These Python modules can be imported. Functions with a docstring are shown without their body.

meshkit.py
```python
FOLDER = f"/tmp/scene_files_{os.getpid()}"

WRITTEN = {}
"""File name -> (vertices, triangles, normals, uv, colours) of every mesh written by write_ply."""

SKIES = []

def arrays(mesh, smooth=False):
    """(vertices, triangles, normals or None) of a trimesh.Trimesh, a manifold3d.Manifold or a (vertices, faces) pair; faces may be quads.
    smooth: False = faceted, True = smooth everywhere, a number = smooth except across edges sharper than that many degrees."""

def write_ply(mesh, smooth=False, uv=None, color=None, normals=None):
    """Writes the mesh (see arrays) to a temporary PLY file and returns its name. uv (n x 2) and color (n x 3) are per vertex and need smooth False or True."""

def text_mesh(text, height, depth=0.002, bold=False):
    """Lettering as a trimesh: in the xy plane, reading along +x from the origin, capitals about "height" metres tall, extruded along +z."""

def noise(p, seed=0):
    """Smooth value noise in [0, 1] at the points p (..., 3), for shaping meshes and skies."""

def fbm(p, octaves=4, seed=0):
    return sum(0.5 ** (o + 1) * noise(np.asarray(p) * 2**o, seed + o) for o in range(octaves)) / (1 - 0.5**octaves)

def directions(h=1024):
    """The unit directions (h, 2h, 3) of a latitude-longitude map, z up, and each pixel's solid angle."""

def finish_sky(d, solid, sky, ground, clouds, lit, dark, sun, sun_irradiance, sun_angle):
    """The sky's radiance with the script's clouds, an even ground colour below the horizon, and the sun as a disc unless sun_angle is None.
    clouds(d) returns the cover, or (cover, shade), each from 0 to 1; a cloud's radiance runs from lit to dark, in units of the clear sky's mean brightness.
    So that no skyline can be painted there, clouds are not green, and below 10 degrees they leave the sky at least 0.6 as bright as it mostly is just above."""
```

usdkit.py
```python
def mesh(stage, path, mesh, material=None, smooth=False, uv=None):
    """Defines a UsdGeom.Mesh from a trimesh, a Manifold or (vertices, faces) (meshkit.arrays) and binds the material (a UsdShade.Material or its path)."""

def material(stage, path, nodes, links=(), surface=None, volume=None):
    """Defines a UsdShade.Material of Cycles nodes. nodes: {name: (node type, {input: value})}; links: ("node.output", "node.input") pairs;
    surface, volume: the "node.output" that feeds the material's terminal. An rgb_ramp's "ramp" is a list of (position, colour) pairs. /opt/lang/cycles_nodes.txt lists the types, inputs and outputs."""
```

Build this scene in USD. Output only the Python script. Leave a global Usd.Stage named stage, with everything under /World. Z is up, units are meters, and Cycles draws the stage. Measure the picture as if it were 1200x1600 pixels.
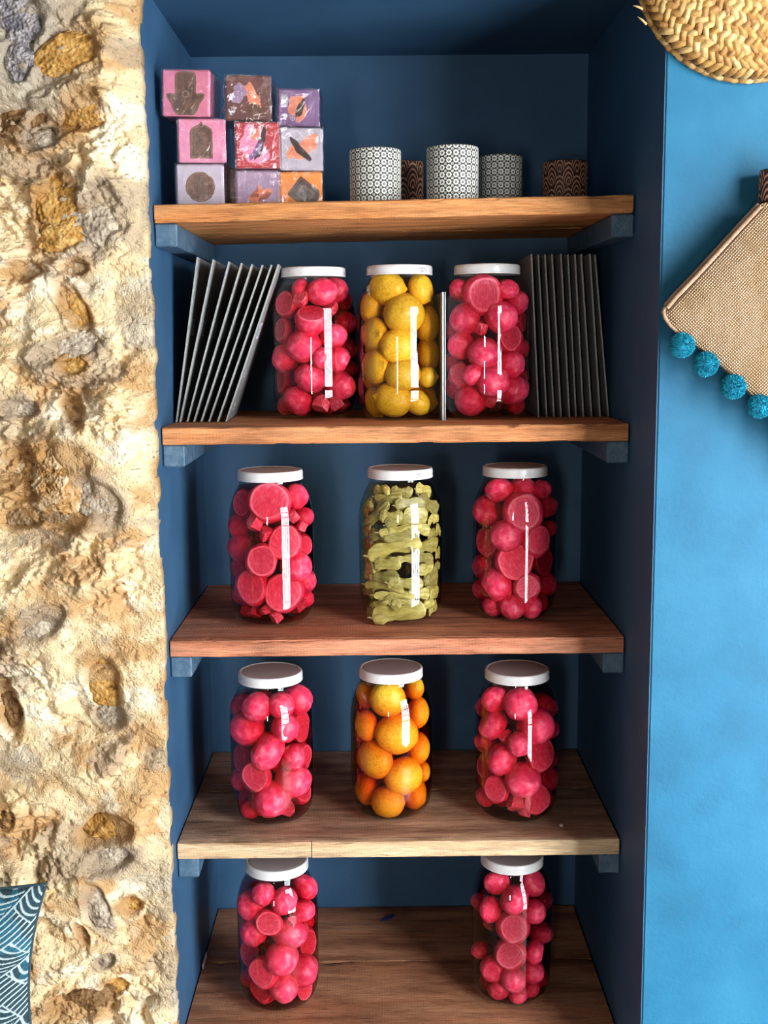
import math, numpy as np, trimesh, usdkit, meshkit
import manifold3d as m3
from shapely.geometry import Polygon, Point, LineString, box as sbox
from shapely import affinity
from pxr import Usd, UsdGeom, UsdLux, UsdShade, Gf, Sdf, Vt
rng = np.random.default_rng(7)
stage = Usd.Stage.CreateInMemory()
UsdGeom.Xform.Define(stage, '/World')
UsdGeom.Scope.Define(stage, '/World/Looks')
# ------------------------------------------------------------------ camera
F, YAW, PIT, ROL = 1820.75, 0.00373, 0.14796, 0.00882
EYE = np.array([-0.02833, -1.99539, 1.717])
def cam_vec(x3, y2, z3):
    x = math.cos(ROL)*x3 + math.sin(ROL)*z3; z2 = -math.sin(ROL)*x3 + math.cos(ROL)*z3
    y = math.cos(PIT)*y2 + math.sin(PIT)*z2; z = -math.sin(PIT)*y2 + math.cos(PIT)*z2
    return np.array([math.cos(YAW)*x + math.sin(YAW)*y, -math.sin(YAW)*x + math.cos(YAW)*y, z])
def at(px, py, y):
    """the point at real depth y that the photograph shows at (px, py)"""
    r = cam_vec((px-600)/F, 1, (800-py)/F)
    return EYE + r*(y-EYE[1])/r[1]
RIGHT, FWD, UP = cam_vec(1, 0, 0), cam_vec(0, 1, 0), cam_vec(0, 0, 1)
cam = UsdGeom.Camera.Define(stage, '/World/camera')
cam.AddTransformOp().Set(Gf.Matrix4d(*RIGHT, 0, *UP, 0, *(-FWD), 0, *EYE, 1))
cam.CreateHorizontalApertureAttr(36.0); cam.CreateVerticalApertureAttr(48.0)
cam.CreateFocalLengthAttr(36.0*F/1200); cam.CreateClippingRangeAttr((0.05, 50))
cam.CreateExposureAttr(0.0)
# ------------------------------------------------------------------ light levels (windows are built below, right after the shell)
dome = UsdLux.DomeLight.Define(stage, '/World/room_light')
dome.CreateColorAttr(Gf.Vec3f(1.0, 0.95, 0.90)); dome.CreateIntensityAttr(0.055)
WIN_RIGHT = (26.0, (0.93, 0.97, 1.0))      # glazed door to the right of the photographer
WIN_LEFT = (54.0, (1.0, 0.93, 0.84))       # smaller window behind him, a little to the left
# ------------------------------------------------------------------ helpers
used = {}
def numbered(parent, name):
    k = (parent, name); n = used.get(k, 0); used[k] = n+1
    return f'{parent}/{name}' + (f'_{n:03d}' if n else '')
def setdata(p, label=None, cat=None, group=None, kind=None):
    for k, v in (('label', label), ('category', cat), ('group', group), ('kind', kind)):
        if v: p.SetCustomDataByKey(k, v)
def tm(v, f): return trimesh.Trimesh(np.asarray(v, float), np.asarray(f, int), process=False)
def join(ms): return trimesh.util.concatenate([m if isinstance(m, trimesh.Trimesh) else tm(m.to_mesh().vert_properties[:, :3], m.to_mesh().tri_verts) for m in ms])
def mesh_prim(path, m, material, smooth, col=None):
    if col is not None:
        g = usdkit.mesh(stage, path, m, material, smooth=True)
        pv = UsdGeom.PrimvarsAPI(g).CreatePrimvar('paint', Sdf.ValueTypeNames.Color3fArray, 'vertex')
        pv.Set(Vt.Vec3fArray.FromNumpy(np.asarray(col, np.float32)))
        return g
    return usdkit.mesh(stage, path, m, material, smooth=smooth)
class Thing:
    def __init__(s, name, label=None, cat=None, group=None, kind=None, base=None):
        s.path = numbered('/World', name); s.meta = (label, cat, group, kind); s.parts = []; s.base = base
    def part(s, name, m, material, smooth=35, parent=None, label=None, kind=None, col=None):
        s.parts.append([name, m, material, smooth, parent, label, kind, col]); return len(s.parts)-1
    def done(s):
        lo = np.min([p[1].vertices.min(0) for p in s.parts], 0); hi = np.max([p[1].vertices.max(0) for p in s.parts], 0)
        b = s.base if s.base is not None else np.array([(lo[0]+hi[0])/2, (lo[1]+hi[1])/2, lo[2]])
        x = UsdGeom.Xform.Define(stage, s.path); x.AddTranslateOp().Set(Gf.Vec3d(*map(float, b)))
        setdata(x.GetPrim(), *s.meta)
        paths = []
        for name, m, material, smooth, parent, label, kind, col in s.parts:
            m = m.copy(); m.apply_translation(-np.asarray(b))
            p = numbered(paths[parent] if parent is not None else s.path, name); paths.append(p)
            g = mesh_prim(p, m, material, smooth, col)
            setdata(g.GetPrim(), label=label, kind=kind)
        return x
def single(name, m, material, label, cat, group=None, kind=None, smooth=35):
    p = numbered('/World', name); b = np.array([m.vertices[:, 0].mean(), m.vertices[:, 1].mean(), m.vertices[:, 2].min()])
    m = m.copy(); m.apply_translation(-b)
    g = mesh_prim(p, m, material, smooth); g.AddTranslateOp().Set(Gf.Vec3d(*map(float, b)))
    setdata(g.GetPrim(), label, cat, group, kind); return g
def structure(name, m, material, smooth=False, col=None):
    p = numbered('/World', name); g = mesh_prim(p, m, material, smooth, col); setdata(g.GetPrim(), kind='structure'); return g
def bx(x0, x1, y0, y1, z0, z1):
    m = trimesh.creation.box([x1-x0, y1-y0, z1-z0]); m.apply_translation([(x0+x1)/2, (y0+y1)/2, (z0+z1)/2]); return m
def rbox(x0, x1, y0, y1, z0, z1, r=0.002):
    """box with small chamfered edges"""
    s = m3.Manifold.batch_hull([m3.Manifold.cube((x1-x0-2*r, y1-y0-2*r, z1-z0)).translate((x0+r, y0+r, z0)),
        m3.Manifold.cube((x1-x0-2*r, y1-y0, z1-z0-2*r)).translate((x0+r, y0, z0+r)),
        m3.Manifold.cube((x1-x0, y1-y0-2*r, z1-z0-2*r)).translate((x0, y0+r, z0+r))])
    return join([s])
def lathe(profile, n=72, c=(0, 0, 0)):
    p = np.asarray(profile, float); a = np.linspace(0, 2*np.pi, n, endpoint=False)
    v = np.stack([p[:, None, 0]*np.cos(a), p[:, None, 0]*np.sin(a), np.repeat(p[:, 1:2], n, 1)], -1).reshape(-1, 3)+np.asarray(c)
    i = np.arange(len(p)-1)[:, None]*n; j = np.arange(n)[None]; k = (j+1) % n
    f = np.concatenate([np.stack([i+j, i+k, i+n+k], -1).reshape(-1, 3), np.stack([i+j, i+n+k, i+n+j], -1).reshape(-1, 3)])
    m = tm(v, f); m.merge_vertices(); m.update_faces(m.nondegenerate_faces()); m.remove_unreferenced_vertices()
    return m
def curve_round(pts, per=6):
    """Catmull-Rom through the profile points"""
    p = np.asarray(pts, float); q = np.vstack([2*p[0]-p[1], p, 2*p[-1]-p[-2]]); out = []
    for i in range(1, len(q)-2):
        for t in np.linspace(0, 1, per, endpoint=False):
            out.append(.5*((2*q[i])+(-q[i-1]+q[i+1])*t+(2*q[i-1]-5*q[i]+4*q[i+1]-q[i+2])*t*t+(-q[i-1]+3*q[i]-3*q[i+1]+q[i+2])*t**3))
    out.append(p[-1]); return np.array(out)
def grid_mesh(P):
    """P (a, b, 3) grid of points -> mesh"""
    a, b = P.shape[:2]; i = np.arange(a-1)[:, None]*b+np.arange(b-1)[None]
    f = np.concatenate([np.stack([i, i+b, i+b+1], -1).reshape(-1, 3), np.stack([i, i+b+1, i+1], -1).reshape(-1, 3)])
    return tm(P.reshape(-1, 3), f)
def extrude_xz(poly, y0, y1):
    """shapely polygon in (x, z) -> solid between depths y0 < y1"""
    g = trimesh.creation.extrude_polygon(poly, y1-y0, engine='earcut')
    v = g.vertices; g.vertices = np.stack([v[:, 0], y1-v[:, 2], v[:, 1]], 1); return g
def tube(points, r, n=8):
    p = np.asarray(points, float); r = np.broadcast_to(r, len(p)); t = np.gradient(p, axis=0); t /= np.linalg.norm(t, axis=1, keepdims=True)
    up = np.array([0, 0, 1.]) if abs(t[0, 2]) < .9 else np.array([1., 0, 0])
    u = np.cross(t, up); u /= np.linalg.norm(u, axis=1, keepdims=True); w = np.cross(t, u)
    a = np.linspace(0, 2*np.pi, n+1)
    P = p[:, None]+r[:, None, None]*(np.cos(a)[None, :, None]*u[:, None]+np.sin(a)[None, :, None]*w[:, None])
    g = grid_mesh(P); g.merge_vertices()
    return g
fbm, noise = meshkit.fbm, meshkit.noise
# ------------------------------------------------------------------ materials
def mat(name, nodes, links, surface='p.BSDF', volume=None): return usdkit.material(stage, '/World/Looks/'+name, nodes, links, surface=surface, volume=volume)
def plain(name, color, rough=.5, **kw): return mat(name, {'p': ('principled_bsdf', {'base_color': color, 'roughness': rough, **kw})}, [])
def mottled(name, ramp, scale=(1, 1, 1), nscale=20, detail=6, rough=.6, bump=.3, bdist=.003, bscale=None, spec=.5, distortion=0, extra=None, coord='geometry.position', nrough=.55):
    """principled whose colour runs along a ramp of stretched noise, with fine bump"""
    n = {'g': ('geometry', {}), 'm': ('mapping', {'scale': scale}), 'n': ('noise_texture', {'scale': nscale, 'detail': detail, 'roughness': nrough, 'distortion': distortion}),
         'r': ('rgb_ramp', {'ramp': ramp}), 'b': ('noise_texture', {'scale': bscale or nscale*4, 'detail': 6, 'roughness': .6}), 'u': ('bump', {'strength': bump, 'distance': bdist}),
         'p': ('principled_bsdf', {'roughness': rough, 'specular_ior_level': spec})}
    l = [('g.position', 'm.vector'), ('m.vector', 'n.vector'), ('m.vector', 'b.vector'), ('n.fac', 'r.fac'), ('r.color', 'p.base_color'), ('b.fac', 'u.height'), ('u.normal', 'p.normal')]
    return mat(name, n, l)
def painted(name, rough=.6, bump=.0, spec=.5, bscale=300):
    n = {'a': ('attribute', {'attribute': 'paint'}), 'p': ('principled_bsdf', {'roughness': rough, 'specular_ior_level': spec}), 'b': ('noise_texture', {'scale': bscale, 'detail': 4}), 'u': ('bump', {'strength': bump, 'distance': .004 if bump > .9 else .002})}
    return mat(name, n, [('a.color', 'p.base_color'), ('b.fac', 'u.height'), ('u.normal', 'p.normal')])
def wood(name, dark, mid, light, rough=.62, shift=0.):
    n = {'g': ('geometry', {}), 'm': ('mapping', {'scale': (1, 7, 16), 'location': (shift, shift*2, shift)}), 'n': ('noise_texture', {'scale': 3.2, 'detail': 9, 'roughness': .62, 'distortion': .8}),
         'r': ('rgb_ramp', {'ramp': [(.2, dark), (.42, mid), (.60, light), (.78, mid), (.95, dark)]}),
         'm2': ('mapping', {'scale': (2.2, 40, 70), 'location': (shift, 0, shift)}), 'f': ('noise_texture', {'scale': 9, 'detail': 6, 'roughness': .7, 'distortion': .3}),
         'fr': ('rgb_ramp', {'ramp': [(.30, (.16, .13, .12)), (.40, (.62, .58, .56)), (.5, (.95, .95, .94)), (.62, (1.12, 1.12, 1.12))]}),
         'm3': ('mapping', {'scale': (1, 5, 6)}), 'k': ('noise_texture', {'scale': 5.5, 'detail': 5, 'roughness': .6}), 'kr': ('rgb_ramp', {'ramp': [(.32, (.45, .40, .38)), (.5, (.95, .95, .95)), (.68, (1.18, 1.14, 1.08))]}),
         'x': ('mix_color', {'blend_type': 'multiply', 'fac': .85, 'use_clamp_result': False}), 'y': ('mix_color', {'blend_type': 'multiply', 'fac': .8}),
         's': ('wave_texture', {'wave_type': 'bands', 'bands_direction': 'x', 'scale': 55, 'distortion': 3.5, 'detail': 3, 'detail_scale': 2}),
         'h': ('math', {'math_type': 'multiply_add', 'value2': .12}),
         'u': ('bump', {'strength': .75, 'distance': .0022}), 'p': ('principled_bsdf', {'roughness': rough, 'specular_ior_level': .35})}
    l = [('g.position', 'm.vector'), ('m.vector', 'n.vector'), ('n.fac', 'r.fac'), ('g.position', 'm2.vector'), ('m2.vector', 'f.vector'), ('f.fac', 'fr.fac'), ('g.position', 'm3.vector'), ('m3.vector', 'k.vector'), ('k.fac', 'kr.fac'),
         ('r.color', 'x.a'), ('fr.color', 'x.b'), ('x.result', 'y.a'), ('kr.color', 'y.b'), ('y.result', 'p.base_color'),
         ('g.position', 's.vector'), ('s.fac', 'h.value1'), ('f.fac', 'h.value3'), ('h.value', 'u.height'), ('u.normal', 'p.normal')]
    return mat(name, n, l)
M = {}
M['niche_paint'] = mottled('niche_paint', [(.3, (.027, .084, .170)), (.7, (.040, .112, .215))], nscale=7, rough=.55, bump=.12, bscale=160, bdist=.002, spec=.3)
M['outer_paint'] = mottled('outer_paint', [(.28, (.006, .094, .185)), (.5, (.010, .126, .235)), (.75, (.020, .158, .275))], nscale=6, detail=8, rough=.55, bump=.22, bscale=120, bdist=.002, spec=.25)
M['batten_paint'] = mottled('batten_paint', [(.25, (.03, .08, .15)), (.5, (.06, .125, .20)), (.78, (.13, .20, .27))], nscale=60, rough=.5, bump=.6, bscale=220, bdist=.002)
M['wood1'] = wood('wood_amber', (.20, .068, .020), (.58, .225, .068), (.74, .34, .125), shift=0.3)
M['wood2'] = wood('wood_russet', (.22, .072, .026), (.60, .230, .082), (.75, .34, .145), shift=1.7)
M['wood3'] = wood('wood_redbrown', (.19, .058, .028), (.50, .175, .088), (.68, .29, .165), shift=2.9)
M['wood4'] = wood('wood_greybrown', (.13, .065, .040), (.35, .19, .115), (.51, .325, .21), shift=4.1)
M['wood4b'] = wood('wood_pale_edge', (.30, .17, .08), (.64, .42, .24), (.80, .60, .38), shift=5.1)
M['wood5'] = wood('wood_brown', (.13, .050, .023), (.38, .155, .074), (.53, .26, .14), shift=6.3)
M['crack'] = plain('wood_crack', (.02, .012, .008), .9)
def glassy(name, tint=(1, 1, 1), rough=.015, boost=1.0, bump=0, bscale=60, film=0):
    n = {'f': ('fresnel', {'IOR': 1.5}), 'g': ('geometry', {}), 'i': ('math', {'math_type': 'subtract', 'value1': 1.0}), 'k': ('math', {'math_type': 'multiply'}), 'k2': ('math', {'math_type': 'multiply', 'value2': boost, 'use_clamp': True}),
         't': ('transparent_bsdf', {'color': tint}), 's': ('glossy_bsdf', {'color': (1, 1, 1), 'roughness': rough}), 'x': ('mix_closure', {})}
    l = [('f.fac', 'k.value1'), ('g.backfacing', 'i.value2'), ('i.value', 'k.value2'), ('k.value', 'k2.value1'), ('k2.value', 'x.fac'), ('t.BSDF', 'x.closure1'), ('s.BSDF', 'x.closure2')]
    if film: n['k2'][1]['value3'] = film; n['k2'][1]['math_type'] = 'multiply_add'
    if bump:
        n['b'] = ('noise_texture', {'scale': bscale, 'detail': 4, 'roughness': .6, 'distortion': 1.2}); n['u'] = ('bump', {'strength': bump, 'distance': .012})
        l += [('g.position', 'b.vector'), ('b.fac', 'u.height'), ('u.normal', 's.normal'), ('u.normal', 'f.normal')]
    return mat(name, n, l, 'x.closure')
M['glass'] = glassy('jar_glass', (.985, .99, .985))
M['film'] = glassy('cellophane_film', (.97, .97, .98), rough=.06, boost=2.6, bump=.35, bscale=60, film=.02)
def liquid(name, color, density):
    return mat(name, {'t': ('transparent_bsdf', {'color': (1, 1, 1)}), 'v': ('absorption_volume', {'color': color, 'density': density})}, [], 't.BSDF', 'v.volume')
M['pink_brine'] = liquid('pink_brine', (.80, .30, .38), 48)
M['dark_brine'] = liquid('dark_pink_brine', (.66, .24, .34), 66)
M['yellow_brine'] = liquid('yellow_brine', (.95, .78, .30), 30)
M['amber_brine'] = liquid('amber_brine', (.90, .52, .10), 60)
M['olive_brine'] = liquid('olive_brine', (.88, .80, .45), 30)
def flesh(name, ramp, rough=.38, nscale=60, scale=(1, 1, 1), sss=(.9, .15, .2), bump=.15, vlo=.82):
    n = {'o': ('object_info', {}), 'c': ('texture_coordinate', {}), 'm': ('mapping', {'scale': scale}), 'n': ('noise_texture', {'scale': nscale, 'detail': 5, 'roughness': .6}), 'r': ('rgb_ramp', {'ramp': ramp}),
         'v': ('map_range', {'from_min': 0, 'from_max': 1, 'to_min': vlo, 'to_max': 1.12}), 'hs': ('hsv', {'hue': .5, 'saturation': 1, 'fac': 1}),
         'u': ('bump', {'strength': bump, 'distance': .002}), 'p': ('principled_bsdf', {'roughness': rough, 'specular_ior_level': .3})}
    l = [('c.object', 'm.vector'), ('m.vector', 'n.vector'), ('n.fac', 'r.fac'), ('o.random', 'v.value'), ('v.result', 'hs.value'), ('r.color', 'hs.color'), ('hs.color', 'p.base_color'), ('n.fac', 'u.height'), ('u.normal', 'p.normal')]
    return mat(name, n, l)
M['turnip'] = flesh('turnip_flesh', [(.28, (.60, .016, .065)), (.48, (.76, .035, .100)), (.62, (.86, .10, .17)), (.8, (.93, .26, .33))], nscale=2.2)
M['turnip_cut'] = flesh('turnip_cut_face', [(.28, (.68, .035, .10)), (.5, (.80, .085, .16)), (.75, (.92, .24, .32))], rough=.45, nscale=3.2, scale=(1, 3, 1))
M['turnip_rim'] = flesh('turnip_pale_rim', [(.3, (.82, .085, .155)), (.6, (.92, .24, .31))], rough=.4, nscale=2.6)
M['turnip_wedge'] = flesh('turnip_wedge_flesh', [(.32, (.62, .03, .09)), (.5, (.78, .09, .15)), (.62, (.92, .34, .38)), (.7, (.78, .10, .16))], nscale=1.6, scale=(1, 5, 1))
M['lemon'] = flesh('lemon_skin', [(.3, (.58, .29, .015)), (.5, (.74, .42, .025)), (.72, (.84, .53, .06))], rough=.34, nscale=9, bump=.22)
M['lemon_tip'] = plain('lemon_stalk_end', (.10, .05, .02), .8)
M['pepper'] = flesh('pepper_skin', [(.25, (.17, .120, .028)), (.42, (.31, .25, .062)), (.6, (.43, .365, .115)), (.78, (.58, .51, .22))], rough=.34, nscale=1.7, scale=(1, 1.4, 1.4), bump=.12, vlo=.55)
M['stalk'] = plain('pepper_stalk', (.22, .17, .06), .7)
M['lid'] = mat('lid_enamel', {'p': ('principled_bsdf', {'base_color': (.69, .69, .70), 'roughness': .28, 'coat_weight': .2})}, [])
M['lid_top'] = plain('lid_panel', (.43, .38, .395), .38)
M['stamp'] = plain('stamp_ink', (.03, .03, .04), .7)
M['cover'] = mottled('booklet_cover', [(.3, (.19, .205, .212)), (.7, (.29, .305, .31))], nscale=90, rough=.55, bump=.2, bscale=500, bdist=.001)
M['cover_edge'] = mottled('booklet_edge', [(.3, (.26, .27, .26)), (.7, (.40, .40, .38))], nscale=200, rough=.7)
M['paper'] = plain('booklet_pages', (.30, .29, .27), .8)
M['print'] = plain('pale_print', (.55, .60, .68), .6)
M['card'] = plain('card_edge', (.58, .62, .64), .45)
M['white_chip'] = plain('white_chip', (.75, .73, .7), .8)
M['blue_scrap'] = plain('blue_scrap', (.02, .03, .16), .6)
M['frame'] = plain('window_frame_paint', (.03, .03, .035), .4)
# ------------------------------------------------------------------ shell
ZS = {1: 1.9455, 2: 1.5688, 3: 1.1938, 4: 0.8172, 5: 0.4498}      # tops of the five shelves
XL, XR, YB, YF, ZC = -.402, .4035, .476, -.183, 2.2836
structure('floor', bx(-2.6, 2.6, -4.6, .6, -.06, 0), mottled('floor_tile', [(.3, (.24, .20, .16)), (.7, (.34, .29, .24))], nscale=5, rough=.5))
structure('wall_back', bx(XL-.08, XR+.08, YB, YB+.08, 0, 2.42), M['niche_paint'])
structure('wall_left', bx(XL-.03, XL, -.045, YB, 0, 2.42), M['niche_paint'])
structure('wall_right', bx(XR, XR+.004, YF+.002, YB, 0, 2.42), M['niche_paint'])
structure('ceiling', bx(XL-.03, XR+.02, YF+.002, YB, ZC, ZC+.10), M['niche_paint'])
structure('wall_front', rbox(XR+.0005, 2.2, YF, YB+.08, 0, 2.9, .003), M['outer_paint'])
structure('wall_front', bx(XL-.05, XR+.0005, YF, YB+.08, ZC+.10, 2.9), M['outer_paint'])
# the windows that light the room
def window(name, cx, cy, z0, z1, w, aim, cols, rows, power, color):
    a = math.atan2(aim[1]-cy, aim[0]-cx)-math.pi/2        # turns +y towards the niche
    R = trimesh.transformations.rotation_matrix(a, [0, 0, 1]); R[:3, 3] = (cx, cy, 0)
    pm = mat(name+'_daylight', {'e': ('emission', {'color': color, 'strength': power})}, [], 'e.emission')
    t = Thing(name, kind='structure'); bars = []; b = .032
    xs = np.linspace(-w/2, w/2, cols+1); zs = np.linspace(z0, z1, rows+1)
    for i, x in enumerate(xs): bars.append(rbox(x-b/2, x+b/2, -.03, .03, 0 if i in (0, cols) else z0, z1+b/2))
    for z in zs: bars.append(rbox(-w/2, w/2, -.025, .025, z-b/2, z+b/2))
    f = join(bars); f.apply_transform(R); t.part('window_frame', f, M['frame'])
    for i in range(cols):
        for j in range(rows):
            p = bx(xs[i]+b/2, xs[i+1]-b/2, -.003, .003, zs[j]+b/2, zs[j+1]-b/2); p.apply_transform(R); t.part('pane', p, pm, smooth=False)
    t.done()
window('window_1', 1.62, -1.85, .06, 2.45, 1.05, (-.05, .2), 4, 5, *WIN_RIGHT)
window('window_2', -.62, -4.2, 1.0, 1.75, .26, (-.05, .2), 1, 2, *WIN_LEFT)
# ------------------------------------------------------------------ stone wall
STONES = [  # photo px centre, half sizes px, tilt deg, kind, proud
 (105, 84, 48, 26, 25, 'o', .004), (20, 190, 40, 22, 20, 'd', .002), (72, 200, 44, 26, 30, 'b', .003), (132, 172, 32, 24, 30, 'o', .005), (60, 215, 22, 16, 0, 'g', .003),
 (88, 305, 26, 40, -35, 'o', .005), (140, 335, 38, 42, -30, 'g', .006), (95, 360, 34, 22, 30, 'o', .003), (62, 330, 14, 26, 0, 'b', .003),
 (110, 480, 16, 44, 28, 'o', .004), (100, 545, 52, 17, 18, 'g', .002), (108, 572, 20, 14, 0, 'o', .003), (33, 424, 26, 14, 5, 'b', .002), (112, 415, 20, 12, 0, 'b', .002),
 (30, 745, 34, 40, 0, 'p', .006), (95, 740, 42, 46, 10, 'p', .008), (150, 790, 30, 40, 40, 'g', .004), (30, 812, 30, 16, 10, 'b', .003), (100, 812, 36, 18, 0, 'b', .003),
 (62, 975, 40, 22, 35, 'g', .003), (110, 640, 16, 30, 10, 'o', .003),
 (155, 1075, 26, 44, 12, 'o', .004), (165, 1130, 26, 18, 0, 'g', .003), (4, 1115, 18, 42, 10, 'd', .004),
 (165, 1302, 42, 26, 12, 'o', .006), (5, 1285, 16, 20, 0, 'd', .004), (165, 1350, 38, 18, 20, 'g', .003), (150, 1425, 18, 40, 15, 'g', .003), (200, 1428, 16, 18, 0, 'o', .003),
 (120, 1578, 52, 22, 0, 'd', .004), (172, 1555, 20, 14, 0, 'o', .003), (125, 1468, 8, 22, 20, 'b', .002), (28, 30, 36, 46, 20, 's', .006), (30, 100, 22, 26, 0, 's', .004),
 (160, 1510, 16, 12, 30, 'g', .003), (25, 640, 24, 12, 0, 'g', .002)]
SY = -.062
S3D = []
for px, py, rx, ry, tilt, kind, proud in STONES:
    c = at(px, py, SY-.02); S3D.append((c[0], c[2], rx/860, ry/860/.97, math.radians(tilt), kind, proud))
def wall_h(x, z):
    """how far the rendered rubble stands out of the plane y = SY"""
    e = np.clip((-.4-x)/.06, 0, 1); e = e*e*(3-2*e)
    p = np.stack([x*1, x*0, z], -1)
    wx = (fbm(p*9, 4, 11)-.5)*.07; wz = (fbm(p*9+9, 4, 12)-.5)*.07
    q = np.stack([x+wx, x*0, z+wz], -1)
    big = fbm(q*4.6, 2, 3)-.5; mid = fbm(q*13, 3, 4)-.5
    bil = np.abs(2*noise(q*19, 6)-1)+.5*np.abs(2*noise(q*41, 7)-1)+.25*np.abs(2*noise(q*88, 8)-1)
    crag = np.clip((fbm(q*6, 3, 21)-.42)*6, 0, 1)
    grain = fbm(p*120, 3, 8)-.5; pits = np.clip(noise(p*150, 14)-.72, 0, 1)*np.clip((fbm(p*30, 2, 15)-.4)*5, 0, 1)
    h = .010*e + e*(.085*big + .038*mid + .024*(bil-.6)*(.22+crag)) + grain*(.0040+.0095*crag*e) - .014*pits
    for cx, cz, rx, ry, t, kind, proud in S3D:
        dx, dz = x-cx, z-cz; u = (dx*math.cos(t)+dz*math.sin(t))/(rx*1.12); w = (-dx*math.sin(t)+dz*math.cos(t))/(ry*1.12)
        d = np.sqrt(u*u+w*w)+.35*(noise(np.stack([x, x*0, z], -1)*38, 5)-.5)
        h = h-.012*np.clip(1-np.clip((d-.72)/.22, 0, 1), 0, 1) + .003*np.exp(-((d-1.12)/.14)**2)
    return h
xs = np.concatenate([np.linspace(-1.25, -.68, 110, endpoint=False), np.linspace(-.68, -.4, 200)])
zs = np.concatenate([np.linspace(0, .5, 90, endpoint=False), np.linspace(.5, 2.3, 1150, endpoint=False), np.linspace(2.3, 2.9, 100)])
X, Zg = np.meshgrid(xs, zs); H = wall_h(X, Zg)
edge = .010*(fbm(np.stack([Zg*0, Zg*0, Zg], -1)*26, 4, 31)-.5)+.004*(noise(np.stack([Zg*0, Zg*0, Zg], -1)*7, 33)-.5)
P = np.stack([X+edge*np.clip((X+.5)/.1, 0, 1), SY-H, Zg], -1)
ret = P[:, -1:].copy(); ret[..., 1] = -.03; ret[..., 0] -= .001
back = ret.copy(); back[..., 0] = XL-.02
wallm = grid_mesh(np.concatenate([P, ret, back], 1)[:, ::-1])
# colour of the lime render: cream with iron stains and grey lichen that follow the rubble (where it is rough), no shading
c = np.concatenate([P, ret, back], 1)[:, ::-1].reshape(-1, 3); q = np.stack([c[:, 0], c[:, 0]*0, c[:, 2]], 1)
st = fbm(q*9+3, 4, 41); st2 = fbm(q*26+5, 4, 42); gr = fbm(q*12+1, 4, 43); sp = noise(q*330, 44); fl = fbm(q*70, 3, 45)
base = np.array([.82, .64, .385])[None]*(1+.5*(fl-.5)[:, None])
def blend(a, b, k): return a*(1-k[:, None])+np.asarray(b)[None]*k[:, None]
base = blend(base, (.90, .80, .60), np.clip((st2-.48)*7, 0, .9))
base = blend(base, (.50, .25, .06), np.clip((st-.47)*8, 0, .8)*np.clip((st2-.35)*4, 0, 1))
base = blend(base, (.40, .32, .235), np.clip((gr-.57)*9, 0, .6))
for cx_, cz_, rx_, ry_, t_, kd_, pr_ in S3D:      # iron stain round the stones
    dx_, dz_ = c[:, 0]-cx_, c[:, 2]-cz_; dd_ = np.sqrt(((dx_*math.cos(t_)+dz_*math.sin(t_))/rx_)**2+((-dx_*math.sin(t_)+dz_*math.cos(t_))/ry_)**2)+1.1*(st2-.5)
    base = blend(base, (.42, .22, .07) if kd_ in 'obdp' else (.36, .28, .20), np.clip(1.9-dd_*1.25, 0, .8))
base = blend(base, (.12, .075, .045), np.clip((sp-.80)*9, 0, .85)*np.clip((fl-.42)*7, 0, 1))
topgrey = np.clip((c[:, 2]-(2.02+.5*(c[:, 0]+.6)+.15*(st-.5)))*9, 0, 1)*np.clip((-.46-c[:, 0])*14, 0, 1)
base = blend(base, (.40, .35, .28), topgrey*.75)
M['render'] = painted('lime_render', rough=.85, bump=1.0, spec=.2, bscale=300)
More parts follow.
